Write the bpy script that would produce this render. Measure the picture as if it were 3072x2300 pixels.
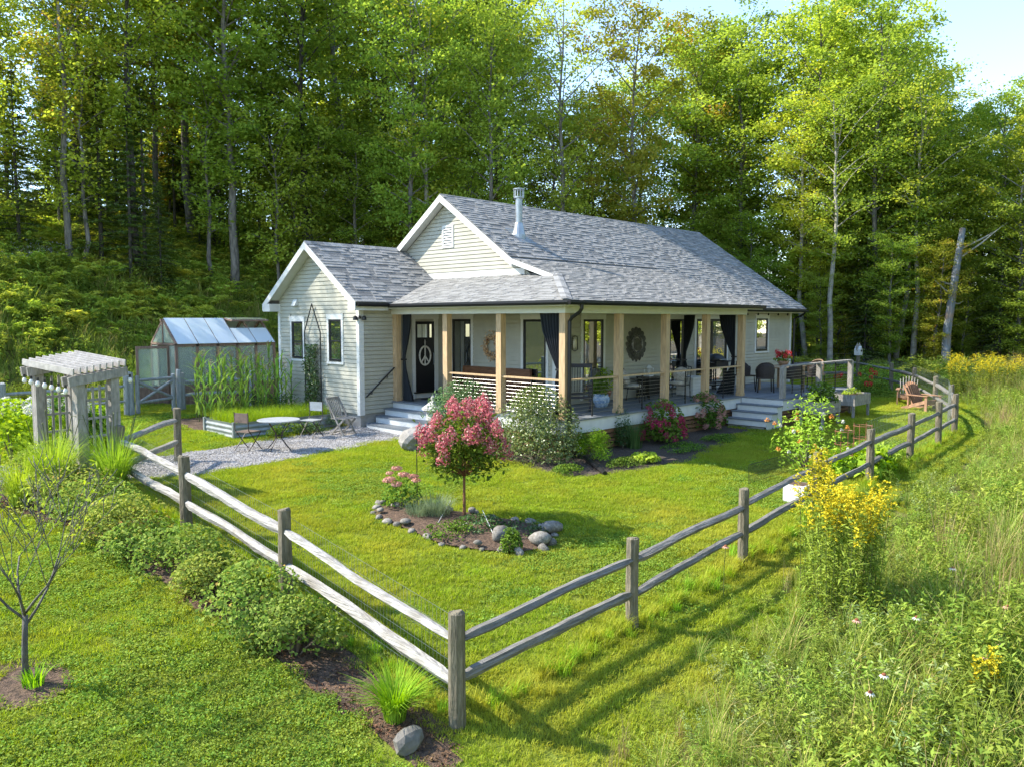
import bpy, bmesh, math, random
import numpy as np
from mathutils import Vector, Matrix
R_ = math.radians
random.seed(11); rng = np.random.default_rng(11)
scene = bpy.context.scene
for o in list(bpy.data.objects): bpy.data.objects.remove(o)
C = scene.collection

# ------------------------------------------------------------------ camera
# frame: X along the ridge (away, right), Y along the gable (away, left), z = 0 is the porch floor; metres
CAMP = Vector((-13.39, -11.458, 2.24)); YAW, PITCH, FPX = R_(44.386), R_(-4.57), 2364.1
FWD = Vector((math.cos(YAW)*math.cos(PITCH), math.sin(YAW)*math.cos(PITCH), math.sin(PITCH)))
RGT = Vector((math.sin(YAW), -math.cos(YAW), 0)); UPV = RGT.cross(FWD)
cam = bpy.data.cameras.new('camera'); camo = bpy.data.objects.new('camera', cam); C.objects.link(camo)
cam.sensor_width = 36; cam.lens = FPX/3072*36; cam.clip_start = .1; cam.clip_end = 2000
camo.matrix_world = Matrix(((RGT.x, UPV.x, -FWD.x, CAMP.x), (RGT.y, UPV.y, -FWD.y, CAMP.y), (RGT.z, UPV.z, -FWD.z, CAMP.z), (0, 0, 0, 1)))
scene.camera = camo
# ------------------------------------------------------------------ sky, sun, exposure
SUN_AZ, SUN_EL = R_(127), R_(41.5)            # where the sun stands (from +X, counter-clockwise)
w = bpy.data.worlds.new('World'); scene.world = w; w.use_nodes = True
nt = w.node_tree; bg = nt.nodes['Background']
sky = nt.nodes.new('ShaderNodeTexSky'); sky.sky_type = 'NISHITA'; sky.sun_disc = False
sky.sun_elevation = SUN_EL; sky.sun_rotation = R_(90)-SUN_AZ; sky.air_density = 1.0; sky.dust_density = .15; sky.ozone_density = 1.4
nt.links.new(sky.outputs[0], bg.inputs[0]); bg.inputs[1].default_value = .15
sl = bpy.data.lights.new('sun', 'SUN'); sl.energy = 3.6; sl.angle = R_(.55); sl.color = (1, .93, .80)
so = bpy.data.objects.new('sun', sl); C.objects.link(so)
sd = Vector((math.cos(SUN_AZ)*math.cos(SUN_EL), math.sin(SUN_AZ)*math.cos(SUN_EL), math.sin(SUN_EL)))
so.rotation_euler = sd.to_track_quat('Z', 'Y').to_euler(); so.location = (-20, 20, 40)
scene.view_settings.view_transform = 'Standard'; scene.view_settings.look = 'None'
scene.view_settings.exposure = 1.72; scene.view_settings.gamma = 1
scene.render.engine = 'CYCLES'
scene.cycles.max_bounces = 7; scene.cycles.diffuse_bounces = 4; scene.cycles.glossy_bounces = 2
scene.cycles.transmission_bounces = 3; scene.cycles.transparent_max_bounces = 6

# ------------------------------------------------------------------ pixels of the photograph -> directions
def ray(x, y): return FWD + RGT*((x-1536)/FPX) - UPV*((y-1150)/FPX)
def onz(x, y, z): d = ray(x, y); return CAMP + d*((z-CAMP.z)/d.z)
def at(x, y, dep): return CAMP + ray(x, y)*dep
def ongr(x, y):                                # where the ray meets the ground
    d = ray(x, y); t = 2.0
    for i in range(900):
        p = CAMP+d*t
        if p.z <= gz(p.x, p.y): break
        t += .06 if t < 60 else .5
    return Vector((p.x, p.y, float(gz(p.x, p.y))))

# ------------------------------------------------------------------ ground shape
def _ip(v, xs, ys): return np.interp(v, xs, ys)
def gz(x, y):
    x = np.asarray(x, float); y = np.asarray(y, float)
    d = np.clip(3-y, 0, None); dd = np.clip(d, 0, 10.5)
    q = .06*d + .0052*dd*dd + .085*np.clip(d-10.5, 0, 30)
    k = _ip(x, [-30, -9, -5.5, -2.5, 0, 3, 6, 10, 16, 30], [1.05, 1.0, .9, .74, .56, .44, .36, .24, .16, .1])
    z = -.72 - q*k
    z = z + _ip(y, [5, 11, 15], [0, .2, .32])
    hill = _ip(y, [14, 16, 18, 20, 22, 25, 29, 40, 60, 100], [0, .25, 1.2, 2.6, 4.1, 5.6, 6.9, 9.5, 12, 14])
    z = z + hill*_ip(x, [-80, 12, 24, 40], [1, 1, .72, .5])
    z = z + _ip(x, [12, 30, 60], [0, .35, .8])*_ip(y, [-30, -6, 2], [0, .1, 1])
    z = z - .02*np.clip(x-8, 0, 45)*np.clip((-5-y)/4, 0, 1)
    z = z + .03*np.sin(x*.9+1)*np.sin(y*.7) * np.clip((np.hypot(x, y)-6)/6, 0, 1)
    return z
def gzf(x, y): return float(gz(x, y))

# ------------------------------------------------------------------ mesh helpers
class MB:
    def __init__(s): s.v = []; s.f = []; s.a = []; s.sm = False
    def add(s, vs, fs, a=None):
        o = len(s.v); s.v += [tuple(map(float, p)) for p in vs]; s.f += [tuple(i+o for i in f) for f in fs]
        s.a += [random.random() if a is None else a]*len(fs); return s
    def box(s, x0, x1, y0, y1, z0, z1, M=None, a=None):
        vs = [Vector((x, y, z)) for z in (z0, z1) for y in (y0, y1) for x in (x0, x1)]
        if M is not None: vs = [M@p for p in vs]
        return s.add(vs, [(0, 2, 3, 1), (4, 5, 7, 6), (0, 1, 5, 4), (2, 6, 7, 3), (0, 4, 6, 2), (1, 3, 7, 5)], a)
    def bar(s, p, q, w, h=None, up=(0, 0, 1), a=None):           # square bar between two points
        p, q = Vector(p), Vector(q); d = q-p; L = d.length; h = h or w
        z = d.normalized(); x = Vector(up).cross(z)
        if x.length < 1e-4: x = Vector((1, 0, 0)).cross(z)
        x.normalize(); y = z.cross(x)
        M = Matrix.Translation(p) @ Matrix((x, y, z)).transposed().to_4x4()
        return s.box(-w/2, w/2, -h/2, h/2, 0, L, M, a)
    def prism(s, poly, ext, a=None):                               # planar polygon (3D points) extruded by a vector
        n = len(poly); e = Vector(ext); P = [Vector(p) for p in poly]
        return s.add(P+[p+e for p in P], [tuple(range(n-1, -1, -1)), tuple(range(n, 2*n))]+[(i, (i+1) % n, n+(i+1) % n, n+i) for i in range(n)], a)
    def tube(s, pts, r, n=8, caps=True, squash=1.0, jit=0, a=None):
        P = [Vector(p) for p in pts]; m = len(P); r = r if hasattr(r, '__len__') else [r]*m
        vs = []; px = None
        for i in range(m):
            t = (P[min(i+1, m-1)]-P[max(i-1, 0)]).normalized()
            x = (px - t*px.dot(t)) if px is not None else (Vector((0, 0, 1)).cross(t) if abs(t.z) < .9 else Vector((1, 0, 0)).cross(t))
            x.normalize(); y = t.cross(x); px = x
            for k in range(n):
                an = 2*math.pi*k/n; rr = r[i]*(1+jit*(random.random()-.5))
                vs.append(P[i]+x*math.cos(an)*rr+y*math.sin(an)*rr*squash)
        fs = [(i*n+k, i*n+(k+1) % n, (i+1)*n+(k+1) % n, (i+1)*n+k) for i in range(m-1) for k in range(n)]
        if caps: fs += [tuple(range(n-1, -1, -1)), tuple(range((m-1)*n, m*n))]
        return s.add(vs, fs, a)
    def lathe(s, prof, n=16, c=(0, 0, 0), jit=0):                  # (radius, z) profile
        c = Vector(c); vs = [c+Vector((r*math.cos(2*math.pi*k/n), r*math.sin(2*math.pi*k/n), z)) for r, z in prof for k in range(n)]
        m = len(prof); fs = [(i*n+k, i*n+(k+1) % n, (i+1)*n+(k+1) % n, (i+1)*n+k) for i in range(m-1) for k in range(n)]
        fs += [tuple(range(n-1, -1, -1)), tuple(range((m-1)*n, m*n))]
        return s.add(vs, fs)
    def blob(s, c, r, sub=2, sq=(1, 1, 1), jit=.18, seed=None):    # stone-like lump
        bm = bmesh.new(); bmesh.ops.create_icosphere(bm, subdivisions=sub, radius=1)
        rr = random.Random(seed if seed is not None else random.random())
        dirs = [Vector((rr.gauss(0, 1), rr.gauss(0, 1), rr.gauss(0, 1))).normalized() for _ in range(7)]; cut = [rr.uniform(.62, .95) for _ in dirs]
        vs = []
        for v in bm.verts:
            p = v.co.normalized()
            k = 1.0
            for d, h in zip(dirs, cut):
                t = p.dot(d)
                if t > h: k = min(k, h/t)
            k *= 1+jit*.4*(rr.random()-.5)
            vs.append(Vector(c)+Vector((p.x*sq[0], p.y*sq[1], p.z*sq[2]))*r*k)
        fs = [tuple(v.index for v in f.verts) for f in bm.faces]; bm.free()
        return s.add(vs, fs)
    def mesh(s, name, org=None):
        me = bpy.data.meshes.new(name)
        v = s.v if org is None else [(a-org[0], b-org[1], c-org[2]) for a, b, c in s.v]
        me.from_pydata(v, [], s.f); at_ = me.attributes.new('v', 'FLOAT', 'FACE'); at_.data.foreach_set('value', np.array(s.a, dtype=np.float32))
        if s.sm: me.polygons.foreach_set('use_smooth', [True]*len(s.f))
        me.update(); return me
def link(name, me, mat, parent=None, loc=None, rz=0, scale=1, **kw):
    o = bpy.data.objects.new(name, me); C.objects.link(o)
    if mat is not None and me is not None and len(me.materials) == 0: me.materials.append(mat)
    if parent is not None: o.parent = parent
    if loc is not None: o.location = loc
    o.rotation_euler[2] = rz; o.scale = (scale,)*3 if not hasattr(scale, '__len__') else scale
    tag(o, **kw); return o
def tag(o, label=None, cat=None, group=None, kind=None):
    if label: o['label'] = label
    if cat: o['category'] = cat
    if group: o['group'] = group
    if kind: o['kind'] = kind
    return o
def root(name, loc, label, cat, group=None, rz=0, kind=None):
    o = bpy.data.objects.new(name, None); C.objects.link(o); o.location = loc; o.rotation_euler[2] = rz; o.empty_display_size = .2
    return tag(o, label, cat, group, kind)
def part(name, mb, mat, parent, world=False, smooth=False, **kw):
    mb.sm = smooth
    org = None
    if world:
        p = parent; org = Vector((0, 0, 0))
        while p is not None: org = org+p.location; p = p.parent
    return link(name, mb.mesh(name, org), mat, parent, **kw)
def copy_tree(o, loc=None, rz=None, scale=None, parent=None, label=None, group=None):
    c = o.copy(); C.objects.link(c); c.parent = parent
    if loc is not None: c.location = loc
    if rz is not None: c.rotation_euler[2] = rz
    if scale is not None: c.scale = (scale,)*3 if not hasattr(scale, '__len__') else scale
    if label: c['label'] = label
    if group: c['group'] = group
    for ch in list(o.children): copy_tree(ch, parent=c)
    return c
def npmesh(name, V, F, attr=None, smooth=False):                    # big meshes straight from arrays (all quads or all triangles)
    me = bpy.data.meshes.new(name); V = np.asarray(V, np.float32).reshape(-1, 3); F = np.asarray(F, np.int32); k = F.shape[1]; n = len(F)
    me.vertices.add(len(V)); me.vertices.foreach_set('co', V.ravel())
    me.loops.add(n*k); me.loops.foreach_set('vertex_index', F.ravel())
    me.polygons.add(n); me.polygons.foreach_set('loop_start', np.arange(0, n*k, k, dtype=np.int32))
    if smooth: me.polygons.foreach_set('use_smooth', np.ones(n, bool))
    me.update(calc_edges=True)
    a = me.attributes.new('v', 'FLOAT', 'FACE'); a.data.foreach_set('value', (rng.random(n) if attr is None else np.asarray(attr)).astype(np.float32))
    return me

# ------------------------------------------------------------------ foliage arrays: leaf = folded diamond
def leaves(cen, L, Wd, nrm, az=None, fold=.25):
    n = len(cen); cen = np.asarray(cen, float); L = np.broadcast_to(L, n)[:, None]; Wd = np.broadcast_to(Wd, n)[:, None]
    nrm = nrm/np.linalg.norm(nrm, axis=1, keepdims=True)
    if az is None: t = rng.normal(size=(n, 3))
    else: t = az
    t = t-nrm*(t*nrm).sum(1, keepdims=True); t /= (np.linalg.norm(t, axis=1, keepdims=True)+1e-9); b = np.cross(nrm, t)
    V = np.stack([cen-t*L/2, cen+b*Wd/2+nrm*Wd*fold-t*L*.05, cen+t*L/2-nrm*L*.06, cen-b*Wd/2+nrm*Wd*fold-t*L*.05], 1).reshape(-1, 3)
    return V, np.arange(4*n).reshape(n, 4)
def upn(n, spread): v = rng.normal(size=(n, 3))*spread; v[:, 2] += 1; return v
def ball(n, r=1.0, sq=1.0, shell=.45):
    v = rng.normal(size=(n, 3)); v /= np.linalg.norm(v, axis=1, keepdims=True); u = shell+(1-shell)*rng.random(n)**.6
    v *= (u*r)[:, None]; v[:, 2] *= sq; return v
def blades(base, h, w, lean, az, seg=3, curl=1.0):                  # grass blades, bending over: seg quads each
    n = len(base); base = np.asarray(base, float); h = np.broadcast_to(h, n); w = np.broadcast_to(w, n); lean = np.broadcast_to(lean, n)
    d = np.stack([np.cos(az), np.sin(az), np.zeros(n)], 1); s = np.stack([-np.sin(az), np.cos(az), np.zeros(n)], 1)
    rows = []
    for i in range(seg+1):
        t = i/seg; out = (lean*h*t**(1+curl))[:, None]; up = (h*(t-.35*np.clip(lean, 0, 1.6)*t**2.4))[:, None]; ww = (w*(1-t)**.7*.5+ .0004)[:, None]
        c = base+d*out+np.array([0, 0, 1.0])*up
        rows.append(c-s*ww); rows.append(c+s*ww)
    V = np.stack(rows, 1); k = 2*(seg+1)
    F = np.concatenate([np.stack([np.arange(n)*k+2*i, np.arange(n)*k+2*i+1, np.arange(n)*k+2*i+3, np.arange(n)*k+2*i+2], 1) for i in range(seg)])
    a = np.tile(rng.random(n), seg)
    return V.reshape(-1, 3), F, a
def joinVF(parts):
    Vs, Fs, o = [], [], 0
    for V, F in parts: Vs.append(V); Fs.append(F+o); o += len(V)
    return np.concatenate(Vs), np.concatenate(Fs)

# ------------------------------------------------------------------ materials
MATS = {}
def _n(nt, t, **kw):
    n = nt.nodes.new(t)
    for k, v in kw.items(): setattr(n, k, v)
    return n
def pmat(name, col, rough=.6, var=.15, scale=8, bump=0, bscale=40, spec=.4, metal=0, stretch=None, col2=None, attr=0, detail=6, wear=None, objv=0):
    """principled with two-tone noise grain; attr = strength of the per-face tone, objv = per-object tone"""
    if name in MATS: return MATS[name]
    m = bpy.data.materials.new(name); m.use_nodes = True; nt = m.node_tree; b = nt.nodes['Principled BSDF']
    b.inputs['Roughness'].default_value = rough; b.inputs['Specular IOR Level'].default_value = spec; b.inputs['Metallic'].default_value = metal
    tc = _n(nt, 'ShaderNodeTexCoord'); mp = _n(nt, 'ShaderNodeMapping'); nt.links.new(tc.outputs['Object'], mp.inputs[0])
    if stretch: mp.inputs['Scale'].default_value = stretch
    no = _n(nt, 'ShaderNodeTexNoise'); no.inputs['Scale'].default_value = scale; no.inputs['Detail'].default_value = detail; no.inputs['Roughness'].default_value = .62
    nt.links.new(mp.outputs[0], no.inputs['Vector'])
    ra = _n(nt, 'ShaderNodeValToRGB'); c = np.array(col); c2 = np.array(col2) if col2 is not None else c*(1-var*1.6)
    ra.color_ramp.elements[0].position = .32; ra.color_ramp.elements[1].position = .68
    ra.color_ramp.elements[0].color = (*c2, 1); ra.color_ramp.elements[1].color = (*np.clip(c*(1+var*.4), 0, 1), 1)
    nt.links.new(no.outputs['Fac'], ra.inputs[0]); out = ra.outputs[0]
    if wear:
        n2 = _n(nt, 'ShaderNodeTexNoise'); n2.inputs['Scale'].default_value = wear[1]; n2.inputs['Detail'].default_value = 8; nt.links.new(tc.outputs['Object'], n2.inputs['Vector'])
        mr = _n(nt, 'ShaderNodeMapRange'); mr.inputs[1].default_value = .5; mr.inputs[2].default_value = .72; nt.links.new(n2.outputs['Fac'], mr.inputs[0])
        mx = _n(nt, 'ShaderNodeMix', data_type='RGBA'); nt.links.new(mr.outputs[0], mx.inputs[0]); nt.links.new(out, mx.inputs[6]); mx.inputs[7].default_value = (*wear[0], 1); out = mx.outputs[2]
    if attr or objv:
        hs = _n(nt, 'ShaderNodeHueSaturation')
        mr = _n(nt, 'ShaderNodeMapRange'); k = attr or objv; mr.inputs[3].default_value = 1-k; mr.inputs[4].default_value = 1+k
        if attr: s = _n(nt, 'ShaderNodeAttribute', attribute_name='v').outputs['Fac']
        else: s = _n(nt, 'ShaderNodeObjectInfo').outputs['Random']
        nt.links.new(s, mr.inputs[0]); nt.links.new(mr.outputs[0], hs.inputs['Value']); nt.links.new(out, hs.inputs['Color']); out = hs.outputs[0]
    nt.links.new(out, b.inputs['Base Color'])
    if bump:
        bn = _n(nt, 'ShaderNodeTexNoise'); bn.inputs['Scale'].default_value = bscale; bn.inputs['Detail'].default_value = 5; nt.links.new(mp.outputs[0], bn.inputs['Vector'])
        bu = _n(nt, 'ShaderNodeBump'); bu.inputs['Strength'].default_value = bump; bu.inputs['Distance'].default_value = .02
        nt.links.new(bn.outputs['Fac'], bu.inputs['Height']); nt.links.new(bu.outputs[0], b.inputs['Normal'])
    MATS[name] = m; return m
def leafmat(name, c1, c2, trans=.38, objv=.12, hue=.02, rough=.5, gloss=.0, c3=None, p3=.9, dryc=None, dscale=.45):
    """leaf: diffuse + translucent, tone varies leaf by leaf (face attribute v) and plant by plant"""
    if name in MATS: return MATS[name]
    kk = 1.0 if any(w_ in name for w_ in ('bloom', 'flower', 'petal', 'dry', 'mulch')) else 1.75
    c1, c2, c3 = (None if c is None else tuple(min(.62, v_*kk) for v_ in c) for c in (c1, c2, c3))
    m = bpy.data.materials.new(name); m.use_nodes = True; nt = m.node_tree; nt.nodes.remove(nt.nodes['Principled BSDF']); out = nt.nodes['Material Output']
    at_ = _n(nt, 'ShaderNodeAttribute', attribute_name='v'); ra = _n(nt, 'ShaderNodeValToRGB')
    ra.color_ramp.elements[0].color = (*c1, 1); ra.color_ramp.elements[1].color = (*c2, 1)
    if c3 is not None:
        e = ra.color_ramp.elements; e[1].position = p3; k = e.new(min(1, p3+.06)); k.color = (*c3, 1)
    nt.links.new(at_.outputs['Fac'], ra.inputs[0])
    oi = _n(nt, 'ShaderNodeObjectInfo'); hs = _n(nt, 'ShaderNodeHueSaturation')
    mr = _n(nt, 'ShaderNodeMapRange'); mr.inputs[3].default_value = 1-objv; mr.inputs[4].default_value = 1+objv
    mh = _n(nt, 'ShaderNodeMapRange'); mh.inputs[3].default_value = .5-hue; mh.inputs[4].default_value = .5+hue
    nt.links.new(oi.outputs['Random'], mr.inputs[0]); nt.links.new(mr.outputs[0], hs.inputs['Value'])
    wn = _n(nt, 'ShaderNodeTexWhiteNoise', noise_dimensions='1D'); nt.links.new(oi.outputs['Random'], wn.inputs['W']); nt.links.new(wn.outputs['Value'], mh.inputs[0]); nt.links.new(mh.outputs[0], hs.inputs['Hue'])
    src = ra.outputs[0]
    if dryc is not None:
        ge = _n(nt, 'ShaderNodeNewGeometry'); nz = _n(nt, 'ShaderNodeTexNoise'); nz.inputs['Scale'].default_value = dscale; nz.inputs['Detail'].default_value = 6; nt.links.new(ge.outputs['Position'], nz.inputs['Vector'])
        mq = _n(nt, 'ShaderNodeMapRange'); mq.inputs[1].default_value = .42; mq.inputs[2].default_value = .68; mq.inputs[4].default_value = .85; nt.links.new(nz.outputs['Fac'], mq.inputs[0])
        mz = _n(nt, 'ShaderNodeMix', data_type='RGBA'); nt.links.new(mq.outputs[0], mz.inputs[0]); nt.links.new(src, mz.inputs[6]); mz.inputs[7].default_value = (*dryc, 1); src = mz.outputs[2]
    nt.links.new(src, hs.inputs['Color'])
    d = _n(nt, 'ShaderNodeBsdfDiffuse'); t = _n(nt, 'ShaderNodeBsdfTranslucent'); g = _n(nt, 'ShaderNodeBsdfGlossy'); g.inputs['Roughness'].default_value = rough
    g.inputs['Color'].default_value = (.9, .95, .9, 1)
    tb = _n(nt, 'ShaderNodeHueSaturation'); tb.inputs['Saturation'].default_value = 1.1; tb.inputs['Value'].default_value = 1.25; tb.inputs['Hue'].default_value = .492
    nt.links.new(hs.outputs[0], tb.inputs['Color']); nt.links.new(hs.outputs[0], d.inputs[0]); nt.links.new(tb.outputs[0], t.inputs[0])
    m1 = _n(nt, 'ShaderNodeMixShader'); m1.inputs[0].default_value = trans; nt.links.new(d.outputs[0], m1.inputs[1]); nt.links.new(t.outputs[0], m1.inputs[2])
    if gloss <= 0: nt.links.new(m1.outputs[0], out.inputs[0]); MATS[name] = m; return m
    m2 = _n(nt, 'ShaderNodeMixShader'); m2.inputs[0].default_value = gloss; nt.links.new(m1.outputs[0], m2.inputs[1]); nt.links.new(g.outputs[0], m2.inputs[2])
    nt.links.new(m2.outputs[0], out.inputs[0]); MATS[name] = m; return m
def glassmat(name, col=(.012, .016, .018), refl=.34, rough=.015):
    if name in MATS: return MATS[name]
    m = bpy.data.materials.new(name); m.use_nodes = True; nt = m.node_tree; b = nt.nodes['Principled BSDF']; out = nt.nodes['Material Output']
    b.inputs['Base Color'].default_value = (*col, 1); b.inputs['Roughness'].default_value = .3
    g = _n(nt, 'ShaderNodeBsdfGlossy'); g.inputs['Roughness'].default_value = rough; g.inputs['Color'].default_value = (.95, 1, .97, 1)
    mx = _n(nt, 'ShaderNodeMixShader'); fr = _n(nt, 'ShaderNodeLayerWeight'); fr.inputs[0].default_value = .45
    mr = _n(nt, 'ShaderNodeMapRange'); mr.inputs[3].default_value = refl; mr.inputs[4].default_value = .95; nt.links.new(fr.outputs['Fresnel'], mr.inputs[0])
    nt.links.new(mr.outputs[0], mx.inputs[0]); nt.links.new(b.outputs[0], mx.inputs[1]); nt.links.new(g.outputs[0], mx.inputs[2]); nt.links.new(mx.outputs[0], out.inputs[0])
    MATS[name] = m; return m
white = pmat('white_trim', (.60, .605, .59), .5, .06, 5)
siding = pmat('siding_paint', (.40, .392, .33), .55, .10, 2.2, attr=.012, bump=.05, bscale=60, wear=((.35, .343, .285), 1.3))
shingle_m = pmat('shingle', (.29, .287, .278), .9, .3, 60, bump=.5, bscale=160, attr=.36, spec=.2)
black = pmat('black_metal', (.012, .012, .014), .42, .1, 10)
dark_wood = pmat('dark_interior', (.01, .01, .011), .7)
fir = pmat('fir_post', (.52, .36, .20), .6, .25, 5, stretch=(6, 6, .6), bump=.1, bscale=30)
deckm = pmat('deck_board', (.17, .185, .20), .65, .15, 6, attr=.1, bump=.1)
grey_wood = pmat('weathered_wood', (.34, .315, .285), .8, .3, 5, stretch=(4, 4, 1), bump=.5, bscale=25, wear=((.20, .185, .16), 3.5))
post_wood = pmat('post_wood', (.20, .172, .12), .85, .35, 7, stretch=(5, 5, .7), bump=1, bscale=14, wear=((.095, .09, .055), 4))
concrete = pmat('concrete', (.34, .33, .31), .85, .15, 6, bump=.3)
glass = glassmat('window_glass')
brown_wood = pmat('brown_wood', (.19, .085, .04), .55, .3, 6, stretch=(1, 1, 5), bump=.1)
slat_wood = pmat('skirt_wood', (.20, .105, .055), .7, .3, 5, stretch=(.6, 1, 6), bump=.2, objv=.25)
stone_m = pmat('field_stone', (.27, .25, .22), .85, .35, 3, bump=.6, bscale=14, wear=((.15, .13, .10), 5), objv=.35)
soil = pmat('mulch_soil', (.135, .085, .055), .95, .5, 22, bump=1, bscale=60)
bark = pmat('bark_grey', (.17, .158, .14), .9, .45, 3, stretch=(4, 4, 1), bump=.9, bscale=12, objv=.3)
bark_dark = pmat('bark_dark', (.085, .075, .062), .9, .45, 3, stretch=(4, 4, 1), bump=.9, bscale=12, objv=.3)
birch = pmat('birch_bark', (.36, .34, .30), .8, .2, 4, stretch=(1, 1, 8), bump=.3, wear=((.10, .09, .08), 2.4))
# ================================================================== the ground
def meadow_edge(x): return np.interp(x, [-16, -11, -8, -5, -2, 3, 9, 14, 20, 30], [-8.6, -7.9, -7.45, -7.0, -6.6, -6.2, -5.95, -5.0, -2.5, 4])
def fgrid(a, b, lo, hi, s0, s1):
    mid = np.arange(lo, hi+1e-6, s0); l = [lo]; st = s0
    while l[-1] > a: st = min(st*1.25, s1); l.append(l[-1]-st)
    r = [hi]; st = s0
    while r[-1] < b: st = min(st*1.25, s1); r.append(r[-1]+st)
    return np.concatenate([np.array(l[1:])[::-1], mid, np.array(r[1:])])
gx = fgrid(-150, 260, -18, 24, .4, 12); gy = fgrid(-150, 220, -14, 26, .4, 12)
GX, GY = np.meshgrid(gx, gy, indexing='ij'); GZ = gz(GX, GY); nx, ny = GX.shape
I = np.arange(nx*ny).reshape(nx, ny)
gme = npmesh('ground', np.stack([GX, GY, GZ], -1).reshape(-1, 3), np.stack([I[:-1, :-1], I[1:, :-1], I[1:, 1:], I[:-1, 1:]], -1).reshape(-1, 4), smooth=True)
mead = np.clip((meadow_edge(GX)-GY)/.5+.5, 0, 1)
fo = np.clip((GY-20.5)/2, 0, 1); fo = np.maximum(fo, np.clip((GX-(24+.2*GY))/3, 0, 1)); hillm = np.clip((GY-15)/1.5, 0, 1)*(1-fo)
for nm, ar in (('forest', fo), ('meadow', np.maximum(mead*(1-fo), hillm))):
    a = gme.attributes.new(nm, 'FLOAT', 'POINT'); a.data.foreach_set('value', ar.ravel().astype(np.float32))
def groundmat():
    m = bpy.data.materials.new('ground'); m.use_nodes = True; nt = m.node_tree; b = nt.nodes['Principled BSDF']; b.inputs['Roughness'].default_value = .95; b.inputs['Specular IOR Level'].default_value = .1
    tc = _n(nt, 'ShaderNodeTexCoord')
    def noise(s, d=5):
        n = _n(nt, 'ShaderNodeTexNoise'); n.inputs['Scale'].default_value = s; n.inputs['Detail'].default_value = d; nt.links.new(tc.outputs['Object'], n.inputs['Vector']); return n.outputs['Fac']
    def ramp(f, a, b_, p0=.35, p1=.65):
        r = _n(nt, 'ShaderNodeValToRGB'); e = r.color_ramp.elements; e[0].position = p0; e[1].position = p1; e[0].color = (*a, 1); e[1].color = (*b_, 1); nt.links.new(f, r.inputs[0]); return r.outputs[0]
    def mix(f, a, b_):
        x = _n(nt, 'ShaderNodeMix', data_type='RGBA'); nt.links.new(f, x.inputs[0]); nt.links.new(a, x.inputs[6]); nt.links.new(b_, x.inputs[7]); return x.outputs[2]
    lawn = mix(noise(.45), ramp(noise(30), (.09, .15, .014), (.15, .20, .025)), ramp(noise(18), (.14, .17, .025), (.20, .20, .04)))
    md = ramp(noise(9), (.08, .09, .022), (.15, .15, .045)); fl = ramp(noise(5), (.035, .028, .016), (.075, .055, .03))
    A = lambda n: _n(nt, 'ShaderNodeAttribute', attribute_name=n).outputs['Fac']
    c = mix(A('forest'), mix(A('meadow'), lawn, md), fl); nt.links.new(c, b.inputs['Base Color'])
    bu = _n(nt, 'ShaderNodeBump'); bu.inputs['Strength'].default_value = .6; bu.inputs['Distance'].default_value = .03; nt.links.new(noise(45), bu.inputs['Height']); nt.links.new(bu.outputs[0], b.inputs['Normal'])
    return m
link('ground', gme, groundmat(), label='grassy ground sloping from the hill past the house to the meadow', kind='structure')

def patch(name, poly, mat, dz=.012, step=.25, **kw):          # a sheet that follows the ground inside a polygon
    P = np.array(poly); x0, y0 = P.min(0); x1, y1 = P.max(0)
    xs = np.arange(x0, x1+step, step); ys = np.arange(y0, y1+step, step)
    bm = bmesh.new(); g = {}
    def inside(x, y):
        c = False; n = len(poly)
        for i in range(n):
            (ax, ay), (bx, by) = poly[i], poly[i-1]
            if (ay > y) != (by > y) and x < (bx-ax)*(y-ay)/(by-ay)+ax: c = not c
        return c
    vs = {}
    for i in range(len(xs)-1):
        for j in range(len(ys)-1):
            if inside(xs[i]+step/2, ys[j]+step/2):
                q = []
                for a, b in ((i, j), (i+1, j), (i+1, j+1), (i, j+1)):
                    if (a, b) not in vs:
                        jx, jy = (random.uniform(-.3, .3)*step for _ in (0, 1)); xx, yy = xs[a]+jx*.3, ys[b]+jy*.3
                        vs[(a, b)] = bm.verts.new((xx, yy, gzf(xx, yy)+dz))
                    q.append(vs[(a, b)])
                bm.faces.new(q)
    me = bpy.data.meshes.new(name); bm.to_mesh(me); bm.free(); me.polygons.foreach_set('use_smooth', [True]*len(me.polygons))
    return link(name, me, mat, **kw), inside
gravel = pmat('gravel', (.36, .335, .30), .9, .4, 60, bump=1, bscale=90, col2=(.17, .155, .14))
PATH = [(-.3, 6.25), (-.9, 6.9), (-3.4, 6.3), (-5.6, 5.9), (-7.3, 5.7), (-9.4, 6.6), (-10.6, 8.2), (-11.6, 7.4), (-10.2, 5.2), (-8.6, 4.1), (-7.0, 3.35), (-4.6, 3.65), (-2.4, 4.1), (-.3, 4.3)]
_, in_path = patch('gravel_path', PATH, gravel, .014, .15, label='grey gravel path from the porch steps to the arbor', kind='structure')
BED = [(-8.72, 5.2), (-8.66, 0), (-8.62, -4), (-8.65, -6.0), (-8.95, -6.45), (-9.2, -6.1), (-9.28, -4.6), (-9.5, -2), (-9.75, 1), (-10.4, 3.6), (-12.5, 4.6), (-15.5, 6.0), (-16, 8.5), (-12, 7.6), (-10.2, 5.0)]
_, in_bed = patch('mulch_bed', BED, soil, .012, .1, label='brown mulch strip along the outside of the fence', kind='structure')
PORCHBED = [(-1.2, -1.2), (-1.3, 3.6), (-.5, 4.2), (.1, 4.2), (.1, .2), (7.0, .1), (7.1, -.9), (4.5, -1.5), (2.2, -2.0), (.5, -1.75)]
_, in_pbed = patch('porch_bed_soil', PORCHBED, pmat('bark_mulch', (.10, .075, .055), .95, .5, 25, bump=1, bscale=60), .01, .2, label='dark planting bed around the porch foot', kind='structure')
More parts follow.
